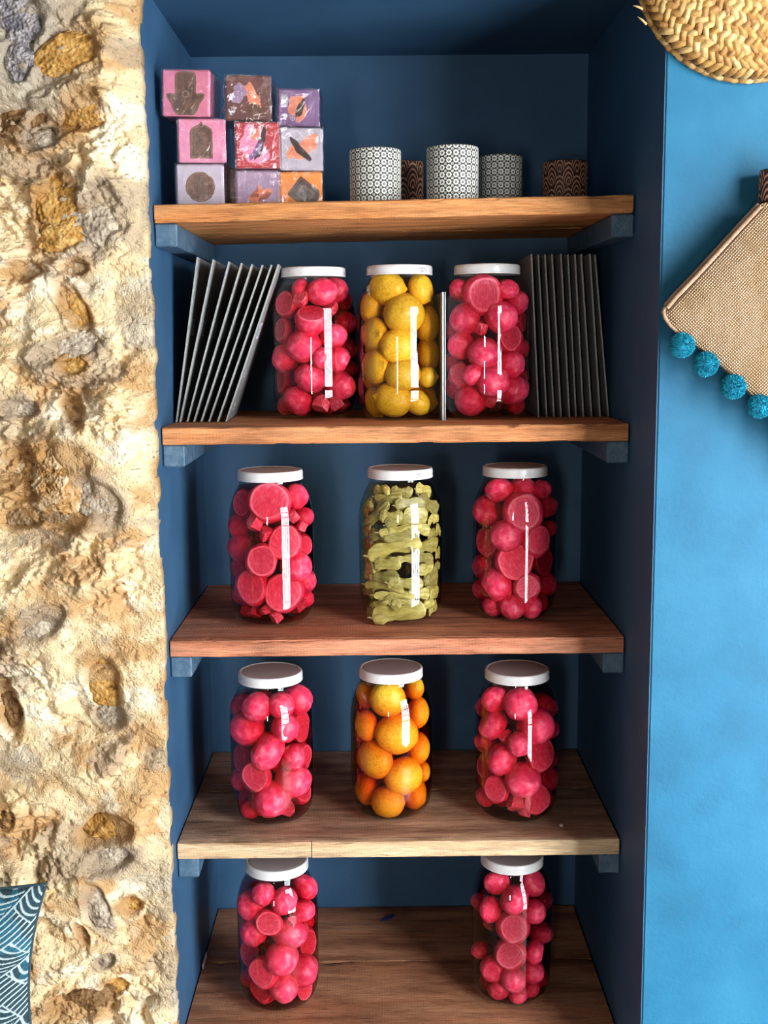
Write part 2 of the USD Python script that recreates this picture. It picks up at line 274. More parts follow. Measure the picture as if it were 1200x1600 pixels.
p = numbered('/World', 'wall_stone'); xf = UsdGeom.Xform.Define(stage, p); setdata(xf.GetPrim(), kind='structure')
mesh_prim(p+'/lime_render', wallm, M['render'], True, np.clip(base, 0, 1)); used[(p, 'lime_render')] = 1
TONE = {'o': ((.10, .045, .012), (.44, .22, .05), (.66, .42, .15)), 'd': ((.03, .018, .010), (.17, .085, .03), (.32, .19, .09)), 'b': ((.08, .05, .03), (.28, .17, .08), (.52, .40, .26)),
        'g': ((.16, .12, .09), (.42, .34, .25), (.62, .54, .42)), 'p': ((.07, .03, .012), (.45, .24, .08), (.75, .60, .40)), 's': ((.07, .07, .09), (.20, .18, .19), (.46, .42, .42))}
for k, (d, m_, l_) in TONE.items():
    n = {'g': ('geometry', {}), 'n': ('noise_texture', {'scale': 46, 'detail': 8, 'roughness': .65, 'distortion': .6}), 'r': ('rgb_ramp', {'ramp': [(.30, d), (.47, m_), (.66, l_)]}),
         'v': ('voronoi_texture', {'scale': 190 if k in 'ps' else 150, 'feature': 'f1'}), 'h': ('math', {'math_type': 'add'}), 'u': ('bump', {'strength': .9, 'distance': .004}), 'p': ('principled_bsdf', {'roughness': .45 if k == 's' else .85, 'specular_ior_level': .5 if k == 's' else .2})}
    M['stone_'+k] = mat('stone_'+{'o': 'ochre', 'd': 'dark', 'b': 'brown', 'g': 'grey', 'p': 'porous', 's': 'gritty'}[k], n, [('g.position', 'n.vector'), ('g.position', 'v.vector'), ('n.fac', 'r.fac'), ('r.color', 'p.base_color'), ('n.fac', 'h.value1'), ('v.distance', 'h.value2'), ('h.value', 'u.height'), ('u.normal', 'p.normal')])
ico = trimesh.creation.icosphere(5)
for i, (cx, cz, rx, ry, t, kind, proud) in enumerate(S3D):
    r_ = np.random.default_rng(900+i); hp = r_.normal(size=(26, 3)); hp /= np.linalg.norm(hp, axis=1, keepdims=True); hull = trimesh.convex.convex_hull(hp*r_.uniform(.82, 1.12, (26, 1)))
    fn, fo = hull.face_normals, np.einsum('ij,ij->i', hull.face_normals, hull.triangles_center); v = ico.vertices.copy(); o = np.array([i*3.7, i*1.9, 0])
    dots = v@fn.T; v = v*np.min(np.where(dots > .05, fo/np.maximum(dots, .05), 9), 1)[:, None]
    nz = fbm(v*1.3+o, 3, 50)-.5; n2 = fbm(v*3.6+o, 4, 51)-.5; pit = np.clip(noise(v*8+o, 52)-.58, 0, 1); n3 = fbm(v*13+o, 3, 53)-.5
    v = v*(1+.55*nz+.34*n2+.10*n3-(.75 if kind in 'ps' else .25)*pit)[:, None]
    x = v[:, 0]*rx*1.22; z = v[:, 2]*ry*1.22; dep = min(rx, ry)*.55
    cx = min(cx, -.416-rx*.8)
    w = np.stack([cx+x*math.cos(t)-z*math.sin(t), v[:, 1]*dep, cz+x*math.sin(t)+z*math.cos(t)], 1)
    h0 = float(wall_h(np.array([cx]), np.array([cz]))[0])
    w[:, 1] += SY-h0-proud*.4+dep*.68
    mesh_prim(numbered(p, 'stone'), tm(w, ico.faces), M['stone_'+kind], 60)
# ------------------------------------------------------------------ shelves
SN = {1: 'top', 2: 'second', 3: 'third', 4: 'fourth', 5: 'bottom'}
def plank(x0, x1, y0, y1, z0, z1, seed, r=.0028, rough=.0009):
    """a board along x with worn, slightly uneven edges"""
    n = int((x1-x0)/.006)+2; xs = np.linspace(x0, x1, n)
    sec = []
    def run(a, b, k): sec.extend([(a[0]+(b[0]-a[0])*t, a[1]+(b[1]-a[1])*t) for t in np.linspace(0, 1, k, endpoint=False)])
    run((y0+r, z0), (y1-r, z0), 8); run((y1-r, z0), (y1, z0+r), 2); run((y1, z0+r), (y1, z1-r), 3); run((y1, z1-r), (y1-r, z1), 2)
    run((y1-r, z1), (y0+r, z1), 24); run((y0+r, z1), (y0, z1-r), 3); run((y0, z1-r), (y0, z0+r), 9); run((y0, z0+r), (y0+r, z0), 3)
    sec = np.array(sec+[sec[0]]); c = np.array([(y0+y1)/2, (z0+z1)/2])
    Pq = np.concatenate([np.broadcast_to(xs[:, None, None], (n, len(sec), 1)), np.broadcast_to(sec[None], (n, len(sec), 2))], 2).copy()
    q = Pq*np.array([14, 120, 120])+seed*3.1
    d = (fbm(q, 4, seed)-.5)*2*rough
    chip = np.clip(fbm(Pq*np.array([30, 160, 160])+seed, 3, seed+9)-.60, 0, 1)*.02
    corner = (np.abs(Pq[..., 1]-c[0]) > (y1-y0)/2-r*1.2) & (np.abs(Pq[..., 2]-c[1]) > (z1-z0)/2-r*1.2)
    out = Pq[..., 1:]-c; nrm = np.stack([np.where(np.abs(out[..., 0]) > (y1-y0)/2-r*1.01, np.sign(out[..., 0]), 0), np.where(np.abs(out[..., 1]) > (z1-z0)/2-r*1.01, np.sign(out[..., 1]), 0)], -1)
    top = nrm[..., 1] > 0
    Pq[..., 1:] += nrm*(d-np.where(corner, chip, 0)-np.where(top, np.maximum(d, 0), 0))[..., None]
    body = grid_mesh(Pq[:, ::-1]); body.merge_vertices()
    caps = []
    for k in (0, -1):
        ring = Pq[k, :-1]; cc = ring.mean(0); m = len(ring); vv = np.vstack([ring, cc]); ff = [(i, (i+1) % m, m) if k == 0 else ((i+1) % m, i, m) for i in range(m)]
        caps.append(tm(vv, ff))
    return join([body]+caps)
def tilted(m, k):
    t = {1: .0125}.get(k, 0); m = m.copy(); m.vertices[:, 2] += m.vertices[:, 0]*t; return m
SEAM = {1: .262, 2: .255, 3: .2371, 4: .2446, 5: .2411}
SHL = {1: 'amber brown wooden shelf board at the top, carrying soap cubes and patterned tins', 2: 'russet wooden shelf board between the booklets above and the green pepper jar below',
       3: 'reddish brown wooden shelf board under the green pepper jar', 4: 'greyish brown weathered wooden shelf board with a pale jointed front edge', 5: 'dark brown lowest wooden shelf board carrying only two jars'}
for k in range(1, 6):
    z = ZS[k]; t = .0299; W = {1: M['wood1'], 2: M['wood2'], 3: M['wood3'], 4: M['wood4'], 5: M['wood5']}[k]
    s = Thing('wall_shelf', SHL[k], 'shelf', 'wooden shelves in the niche')
    x0, x1, sm = -.3995, .3995, SEAM[k]
    y0 = 0.0
    if k in (3, 4):
        y0 = .011; xm = at(487, 1330, 0)[0]
        if k == 4:
            s.part('front_lip', tilted(plank(x0, xm-.0008, 0, y0-.0004, z-t, z-.0003, 71, .0015), k), M['wood4b']); s.part('front_lip', tilted(plank(xm+.0008, x1, 0, y0-.0004, z-t, z-.0003, 72, .0015), k), M['wood4b'])
        else: s.part('front_lip', tilted(plank(x0, x1, 0, y0-.0004, z-t, z-.0006, 73, .0018), k), W)
    s.part('plank', tilted(plank(x0, x1, y0, sm-.0012, z-t, z, 60+k), k), W)
    s.part('plank', tilted(plank(x0, x1, sm+.0012, YB-.001, z-t, z-.0008, 80+k), k), W)
    s.done()
def batten(side, k):
    z = ZS[k]-.0305+({1: .0125}.get(k, 0)*(.38*side)); w = .038
    x0, x1 = (XL+.0006, XL+.0006+w) if side < 0 else (XR-.0006-w, XR-.0006)
    m = join([rbox(x0, x1, .006, YB-.002, z-w, z, .0025)]); m = m.subdivide_to_size(.012)
    v = m.vertices; d = (fbm(v*np.array([60, 60, 60]), 3, 90+k)-.5)*.0022; cc = np.array([(x0+x1)/2, 0, z-w/2])
    inn = v-cc; inn[:, 1] = 0; v = v+inn/np.maximum(np.linalg.norm(inn, axis=1, keepdims=True), 1e-6)*np.minimum(d, 0)[:, None]; v[:, 1] += np.where(v[:, 1] < .01, np.abs(d), 0); m.vertices = v
    single('shelf_batten', m, M['batten_paint'], f"square blue painted wooden batten under the {'left' if side < 0 else 'right'} end of the {SN[k]} shelf", 'batten', 'blue battens holding the shelves', smooth=30)
for k in range(1, 5):
    for sd in (-1, 1): batten(sd, k)
# bottom shelf rests on a plinth that carries on below the frame
structure('trim', bx(XL, XR, .03, YB, 0, ZS[5]-.0305), M['niche_paint'])
# ------------------------------------------------------------------ jars
PRO = [(0, .003), (.030, .003), (.047, .0), (.055, .0016), (.0650, .009), (.0715, .022), (.0745, .042), (.0750, .07), (.0750, .17), (.0747, .19), (.0730, .206), (.0685, .223), (.0620, .2375), (.0560, .2475), (.0535, .2535), (.0530, .260), (.0530, .2715)]
KJ = 1.045                      # size of the jar against its drawn profile
RP = np.array(PRO)*KJ
def rad(z): return np.interp(z, RP[:, 1][2:], RP[:, 0][2:])
HJ = .0035
def jar_parts(level):
    out = curve_round(RP, 6); out[:, 0] = np.maximum(out[:, 0], 0); out[0, 0] = 0
    inn = [(0, .008), (.034, .007), (.054, .0075), (.0640, .0145), (.0698, .0265), (.0728, .046), (.0733, .08), (.0733, .17), (.0729, .19), (.0711, .2055), (.0667, .2225), (.0602, .2370), (.0540, .2472), (.0512, .2540), (.0508, .262), (.0508, .2715)]
    ii = curve_round(np.array(inn)*KJ, 6); ii[:, 0] = np.maximum(ii[:, 0], 0); ii[0, 0] = 0
    glass = lathe(np.vstack([out, ii[::-1]]), 96)
    lq = np.array([p for p in ii if p[1] < level]+[(np.interp(level, ii[10:, 1], ii[10:, 0]), level)]); lq[:, 0] = np.maximum(lq[:, 0]-.0002, 0); lq[:, 1] += .0002
    liq = lathe(np.vstack([lq, [(0, lq[-1, 1])]]), 96)
    return glass, liq, ii
GLASS, _, INNER = jar_parts(.24)
LIDP = curve_round([(.0548, .2572), (.0572, .2568), (.0580, .2585), (.0576, .261), (.0577, .267), (.0572, .2715), (.0555, .2738), (.0525, .2738)], 4)
LID = lathe(np.vstack([LIDP, [(.0518, .2722), (.0, .2722), (.0, .2705), (.052, .2705), (.0542, .268), (.0542, .259), (.0548, .2572)]]), 96)
LIDTOP = lathe([(0, .2723), (.0500, .2723), (.0508, .2729), (.0500, .2735), (0, .2738)], 72)
THREAD = lathe(curve_round([(.0530, .2530), (.0541, .2522), (.0541, .2505), (.0534, .2495), (.0530, .2500)], 3), 72)
for m_ in (LID, LIDTOP, THREAD): m_.apply_scale(KJ)
def stamp_mesh(c, ang, seed):
    """two lines of small printed dots and dashes wrapped round the lid's skirt (a date code too small to read)"""
    r = np.random.default_rng(seed); ms = []
    for row, zz in ((0, .2660), (1, .2618)):
        a = ang+row*.01
        for i in range(8):
            w = r.choice([.0011, .0016, .0020]); h = .0027
            if r.random() < .8:
                aa = a; R = .05788
                pts = [(R*math.cos(aa+s/R), R*math.sin(aa+s/R)) for s in (0, w)]
                for zz0, zz1 in (((zz, zz+h*.35),) if r.random() < .35 else ((zz, zz+h*.3), (zz+h*.7, zz+h))) :
                    b = trimesh.creation.box([w, .0003, zz1-zz0]); b.apply_transform(trimesh.transformations.rotation_matrix(aa+math.pi/2, [0, 0, 1])); b.apply_translation([R*math.cos(aa), R*math.sin(aa), (zz0+zz1)/2]); ms.append(b)
            a += .0024/.058
    m = join(ms); m.apply_scale(KJ); m.apply_translation(c); return m
# --- contents: prototypes, then copies by reference
protos = {}
def place(kind, name, meshes, T, label, cat, group):
    """the first of a kind is built in place; the others refer to it"""
    p = numbered('/World', name); x = UsdGeom.Xform.Define(stage, p)
    if kind not in protos:
        for nm, m, ma, sm in meshes(): mesh_prim(numbered(p, nm), m, ma, sm)
        protos[kind] = p; x.AddTransformOp().Set(Gf.Matrix4d(*T.T.ravel()))
    else:
        x.GetPrim().GetReferences().AddInternalReference(protos[kind])
        UsdGeom.Xformable(x).ClearXformOpOrder(); x.MakeMatrixXform().Set(Gf.Matrix4d(*T.T.ravel())); x.GetPrim().SetInstanceable(True)
    setdata(x.GetPrim(), label, cat, group)
def lumpy(m, amp, freq, seed):
    v = m.vertices; l = np.linalg.norm(v, axis=1, keepdims=True); m = m.copy(); m.vertices = v*(1+amp*2*(fbm(v*freq+seed*5, 3, seed)-.5)[:, None]); return m
def ball_meshes(var):
    def f():
        m = lumpy(trimesh.creation.icosphere(4), .10, 1.3, 100+var); m.vertices[:, 2] *= (.93, .86, .97, .9)[var]
        if var in (1, 3): m.vertices[:, 2] = np.clip(m.vertices[:, 2], -.72, .74)+np.clip(np.abs(m.vertices[:, 2])-.73, 0, 1)*np.sign(m.vertices[:, 2])*.25
        return [('flesh', m, M['turnip'], True)]
    return f
def cut_meshes(var):
    def f():
        h = (.50, .62, .40)[var]; rf = math.sqrt(1-h*h)*.97
        th = np.linspace(math.pi, math.acos(h)+.10, 26)
        prof = [(max(math.sin(a), 0)*1.0, math.cos(a)*(.88 if math.cos(a) < 0 else 1)) for a in th]; prof[0] = (0, prof[0][1])
        e = prof[-1]
        body = lathe(prof+[(rf+.03, h-.025)], 48); rim = lathe(curve_round([(rf+.035, h-.030), (rf+.012, h-.004), (rf-.03, h+.004), (rf-.06, h+.002), (rf-.085, h-.002)], 3), 48)
        face = lathe([(rf-.082, h-.002), (rf*.75, h-.004), (rf*.55, h-.003), (rf*.3, h+.003), (0, h+.004)], 48)
        s = 200+var
        return [(nm, lumpy(m, .13, 1.3, s), ma, 40) for nm, m, ma in (('flesh', body, M['turnip']), ('rim', rim, M['turnip_rim']), ('cut_face', face, M['turnip_cut']))]
    return f
def wedge_meshes(var):
    def f():
        b = m3.Manifold.sphere(1.25, 40)
        for nrm, off in (((0, 1, 0), -.15), ((math.sin(1.1+.25*var), -math.cos(1.1+.25*var), .1), -.25), ((0, 0, 1), -.48), ((.1, .1, -1), -.55-.1*var), ((-1, .2, .15), -.75)):
            b = b.trim_by_plane(nrm, off)
        m = join([b]); m.vertices -= m.vertices.mean(0); m = m.subdivide_to_size(.22); m.vertices += .05*(fbm(m.vertices[:, :, None].squeeze()*3, 3, 300+var)-.5)[:, None]*m.vertices
        return [('flesh', m, M['turnip_wedge'], 28)]
    return f
def lemon_meshes(var):
    def f():
        th = np.linspace(0, math.pi, 40); pr = []
        for a in th:
            z = -math.cos(a); r = math.sin(a)**.92
            z2 = z*(1.10 if var != 2 else 1.0); nip = (.20 if var != 2 else .05)*math.exp(-(r/.20)**2)*(1 if z > 0 else .45)
            pr.append((max(r, 0)*.96, z2+nip*np.sign(z)))
        pr[0] = (0, pr[0][1]); pr[-1] = (0, pr[-1][1])
        m = lumpy(lathe(pr, 48), .05, 1.6, 400+var)
        tip = lathe([(0, -1.0), (.07, -1.02), (.085, -1.06), (.05, -1.09), (0, -1.085)] if var == 2 else [(0, -1.12), (.06, -1.15), (.07, -1.20), (.04, -1.23), (0, -1.225)], 12)
        return [('skin', m, M['lemon'], True), ('stalk_end', tip, M['lemon_tip'], True)]
    return f
def pepper_meshes(var):
    """a limp, flattened pepper along x from -1 to 1, half width 1 in z: unit shape that each copy scales"""
    def f():
        r = np.random.default_rng(500+var); n = 40; s = np.linspace(-1, 1, n)
        w = np.interp(s, [-1, -.92, -.6, -.1, .4, .78, .95, 1], [.15, .62, .90, .62+.25*r.random(), .98, .86, .50, .05])*(1+.34*(fbm(np.stack([s*2.2, s*0, s*0+var], -1), 3, var)-.5))
        cz = .8*np.sin(s*1.6+r.random()*3)*(r.random()-.3)+.5*(fbm(np.stack([s*1.7+9*var, s*0, s*0], -1), 3, 7)-.5)
        a = np.linspace(0, 2*np.pi, 37)
        Pp = np.zeros((n, 37, 3))
        Pp[..., 0] = s[:, None]
        fold = .16*np.cos(2*a[None]+s[:, None]*1.4+var)+.17*np.cos(3*a[None]+1.6*s[:, None]+2*var)+.10*(1-2*np.abs(np.cos(2.5*a[None]-1.2*s[:, None]+var)))
        rr = w[:, None]*(1+fold)
        Pp[..., 1] = rr*np.sin(a)[None]*.55; Pp[..., 2] = cz[:, None]+rr*np.cos(a)[None]
        q = Pp*np.array([3, 2, 2])+var*7
        Pp[..., 1:] *= (1+.32*(fbm(q*.8, 2, 510+var)-.5))[..., None]
        m = grid_mesh(Pp); m.merge_vertices()
        st = tube([(-1.16, 0, cz[0]+.1), (-1.06, 0, cz[0]+.05), (-.97, 0, cz[0])], [.09, .07, .14], 10); st.vertices *= [1, .7, 1.2]
        return [('skin', m, M['pepper'], True), ('stalk', st, M['stalk'], True)]
    return f
def basis(z, roll=0., hint=(0.0, 0.0, 1.0)):
    z = np.asarray(z, float)/np.linalg.norm(z); h = np.asarray(hint, float)
    if abs(z@h) > .97: h = np.array([1., 0, 0])
    x = np.cross(h, z); x /= np.linalg.norm(x); y = np.cross(z, x); c, s = math.cos(roll), math.sin(roll)
    return np.stack([c*x+s*y, -s*x+c*y, z], 1)
def where_words(dx, dy, z, R):
    v = 'at the bottom' if z < .045 else 'low' if z < .095 else 'halfway up' if z < .150 else 'high' if z < .200 else 'near the neck'
    h = 'at the back' if dy > .018 else 'at left' if dx < -.024 else 'at right' if dx > .024 else 'in front'
    return v, h
JX = {2: ((-.148, .242), (.012, .204), (.172, .202)), 3: ((-.2295, .149), (.0105, .163), (.225, .178)), 4: ((-.236, .132), (-.010, .150), (.2265, .132)), 5: ((-.2315, .121), None, (.220, .134))}
jn = {2: 'second', 3: 'third', 4: 'fourth', 5: 'bottom'}
POS = ('left', 'middle', 'right')
B, C_, W_, L_, P_ = 'B', 'C', 'W', 'L', 'P'
JAR = {}   # (shelf, position): crop origin, zoom, list of what shows through the glass: (x, y, r, kind, face x, face y)
JAR[2, 0] = ((420, 400), 5.927, [(195,420,108,C_,-.5,.1),(300,262,85,B),(580,262,95,B),(480,370,110,B),(375,405,95,W_),(620,490,92,W_),(370,560,125,C_,.05,.75),(150,690,105,C_,-.7,.1),(350,800,128,B),(600,740,105,B),(730,620,92,B),(180,940,115,B),(460,930,80,B),(640,960,105,B),(745,850,90,B),(150,1150,112,C_,-.8,0),(390,1120,130,B),(660,1220,118,B),(750,1090,85,B),(265,1370,118,B),(460,1400,100,W_),(640,1420,90,W_),(120,1370,75,B),(755,1370,72,W_),(730,400,75,C_,.6,0)])
JAR[2, 1] = ((550, 400), 5.927, [(330,280,135,L_,1,.1),(620,330,115,L_,.6,.6),(190,490,118,L_,.6,-.7),(435,490,165,L_,.1,.05),(210,690,140,L_,.2,.2),(700,620,135,L_,.1,1),(430,820,140,L_,-.4,.25),(715,910,125,L_,.15,1),(215,1010,150,L_,.4,.1),(430,1090,135,L_,1,.15),(700,1120,85,L_,1,0),(390,1350,138,L_,-1,-.15),(170,1330,115,L_,.5,.8),(690,1340,125,L_,1,.2)])
JAR[2, 2] = ((690, 400), 5.927, [(385,330,150,C_,0,-.08),(600,250,80,B),(180,340,85,B),(650,400,100,B),(265,540,130,B),(550,520,120,B),(370,660,95,W_),(620,745,122,C_,.2,0),(725,610,85,C_,.8,0),(200,810,108,B),(350,930,125,B),(200,1110,105,C_,-.25,0),(640,1000,110,B),(735,860,80,B),(300,1110,85,B),(440,1190,128,B),(260,1360,130,B),(640,1270,130,B),(520,1415,100,W_),(120,690,80,B),(110,1000,80,B),(100,1210,80,B),(745,1130,75,B),(700,1400,75,B)])
JAR[3, 0] = ((350, 720), 5.927, [(180,400,108,C_,-.35,.1),(420,410,160,C_,.05,.12),(650,340,100,B),(240,560,100,W_),(340,690,98,W_),(640,490,75,W_),(720,600,75,W_),(100,600,90,B),(765,520,80,B),(570,780,138,C_,.12,0),(160,790,112,B),(340,940,128,C_,.05,0),(780,780,92,C_,.7,0),(110,1000,85,B),(660,1010,120,B),(260,1170,156,C_,-.2,.05),(540,1290,156,C_,.1,.1),(770,1120,98,B),(95,1230,80,B),(230,1390,85,W_),(340,1460,90,W_),(500,1480,72,W_),(715,1400,92,W_),(770,1280,78,B)])
JAR[3, 2] = ((730, 715), 5.927, [(300,300,98,B),(530,270,100,B),(670,300,75,B),(200,500,130,B),(500,460,160,C_,.05,.05),(740,460,110,B),(395,690,120,B),(200,780,120,C_,-.6,0),(640,750,132,C_,.4,0),(780,660,70,B),(150,1000,102,B),(420,970,150,C_,.1,.05),(720,970,122,C_,.5,.05),(310,1190,130,B),(540,1180,112,C_,.1,0),(740,1190,100,B),(130,1220,82,B),(450,1390,100,B),(250,1390,85,B),(720,1370,82,B),(600,1390,90,B)])
JAR[4, 0] = ((350, 1020), 5.714, [(330,460,115,B),(660,430,112,B),(130,500,90,B),(250,680,136,B),(560,630,112,B),(720,660,122,C_,.8,0),(140,930,118,C_,-.7,.1),(380,870,140,B),(600,930,100,B),(725,930,112,C_,.8,0),(320,1140,126,C_,-.12,0),(640,1190,130,B),(150,1160,90,B),(400,1350,140,B),(160,1360,116,C_,-.4,.1),(300,1470,82,W_),(590,1440,105,W_),(740,1240,110,C_,.6,.3),(450,340,95,B)])
JAR[4, 1] = ((540, 1015), 5.714, [(360,490,146,L_,.2,.1),(180,400,110,L_,.5,.8),(690,560,118,L_,.1,1),(180,680,118,L_,.1,1),(460,780,166,L_,.9,.3),(640,350,100,L_,1,.2),(275,1000,156,L_,.6,.5),(660,900,130,L_,.6,-.3),(510,1170,156,L_,.8,-.3),(190,1220,140,L_,.6,-.8),(640,1340,145,L_,.8,.5),(400,1400,130,L_,1,0),(740,1090,75,L_,0,1)])
JAR[4, 2] = ((733, 1020), 5.714, [(250,440,108,B),(470,400,125,B),(700,500,110,B),(120,520,82,B),(220,650,116,B),(560,620,140,B),(250,810,82,W_),(440,800,88,B),(725,680,95,B),(130,790,90,B),(330,950,130,B),(640,910,140,C_,.3,.1),(170,1020,112,C_,-.6,.2),(480,1110,136,B),(700,1160,100,B),(250,1240,112,C_,-.4,.1),(570,1290,122,C_,.2,.05),(340,1420,105,W_),(105,1270,80,B),(700,1350,90,B),(490,1450,72,W_),(775,950,65,B)])
JAR[5, 0] = ((360, 1330), 5.927, [(245,490,130,B),(310,310,90,B),(470,450,110,B),(700,350,100,B),(360,670,106,C_,0,.05),(220,740,106,B),(680,560,108,B),(560,650,65,W_),(710,690,78,W_),(510,810,130,B),(715,850,112,C_,.6,0),(190,940,122,C_,-.3,.05),(440,990,130,B),(320,1160,132,C_,-.3,.1),(660,1090,130,B),(290,1370,130,C_,-.3,.15),(540,1290,110,B),(705,1270,82,C_,.3,0),(545,1430,88,W_),(150,1190,72,B)])
JAR[5, 2] = ((727, 1325), 5.927, [(300,300,100,B),(450,470,115,B),(620,300,105,B),(240,560,106,B),(130,510,78,B),(735,480,85,B),(620,600,100,B),(450,740,132,C_,0,0),(190,750,100,W_),(690,790,102,B),(150,930,82,B),(410,960,130,C_,-.1,.05),(640,980,92,B),(280,1130,106,B),(600,1130,110,B),(470,1250,96,B),(300,1300,90,B),(690,1250,82,B),(520,1370,80,B)])
PEP = [(130,560,330,400,80),(240,330,430,350,80),(440,420,640,390,90),(640,340,770,470,85),(300,500,420,530,105),(350,590,500,530,80),(520,520,660,500,110),(190,670,330,680,105),(300,650,600,620,90),(560,640,700,640,85),(340,700,560,730,85),(210,850,580,800,135),(560,800,790,770,115),(680,680,830,660,80),(90,740,210,770,110),(100,900,210,880,90),(240,960,420,970,85),(420,920,580,930,70),(600,900,740,910,80),(640,980,730,990,95),(190,1080,400,1110,120),(380,1130,610,1160,100),(140,1140,460,1220,70),(240,1240,540,1270,65),(540,1230,690,1250,85),(680,1100,780,1080,130),(120,1020,210,1050,110),(100,1160,210,1250,90),(180,1340,330,1310,65),(340,1290,420,1340,80),(250,1430,620,1400,130),(640,1390,740,1330,100),(700,1400,800,1340,90),(110,1400,220,1430,85),(700,1240,820,1230,80),(760,860,830,870,80),(780,580,820,700,70),(660,1160,830,1180,55),(400,1310,540,1330,65),(90,620,190,640,85),(220,265,330,310,85),(400,270,520,300,85),(600,275,720,290,85),(700,540,800,560,90),(100,480,200,420,100),(740,980,830,1000,80)]
JAR[3, 1] = ((550, 720), 5.927, PEP)
SQ = .74      # the pieces lie squashed against the glass
def relax(pos, r, sq, n_front, zlo, zhi, it=60):
    """push the pieces apart and keep them in the jar"""
    n = len(pos)
    for k in range(it):
        d = pos[:, None]-pos[None]; L = np.linalg.norm(d, axis=2)+np.eye(n); need = (r[:, None]+r[None])*.86-L; np.fill_diagonal(need, 0)
        i, j = np.nonzero(np.triu(need > 0))
        mv = np.zeros_like(pos)
        for a, b in zip(i, j):
            u = d[a, b]/L[a, b]; u = u*np.array([.6, 1.6, .6]); q = need[a, b]*.22
            ka = .35 if a < n_front else 1.; kb = .35 if b < n_front else 1.
            mv[a] += u*q*ka; mv[b] -= u*q*kb
        pos = pos+mv
        pos[:, 2] = np.clip(pos[:, 2], zlo+r*np.maximum(.80, .92*sq), np.maximum(zhi-r*.6, zlo+r))
        Ri = np.minimum(rad(pos[:, 2]), rad(np.maximum(pos[:, 2]-.6*r*np.maximum(sq, .8)*1.2, .009)))-.0022-r*sq; rr = np.hypot(pos[:, 0], pos[:, 1]); s = np.where(rr > Ri, np.maximum(Ri, 0)/np.maximum(rr, 1e-9), 1); pos[:, 0] *= s; pos[:, 1] *= s
    return pos
LEVEL = {(2, 0): .243, (2, 1): .250, (2, 2): .238, (3, 0): .248, (3, 1): .246, (3, 2): .246, (4, 0): .232, (4, 1): .248, (4, 2): .236, (5, 0): .236, (5, 2): .240}
LEVEL = {k: v*KJ for k, v in LEVEL.items()}
jr = np.random.default_rng(21); allpieces = []
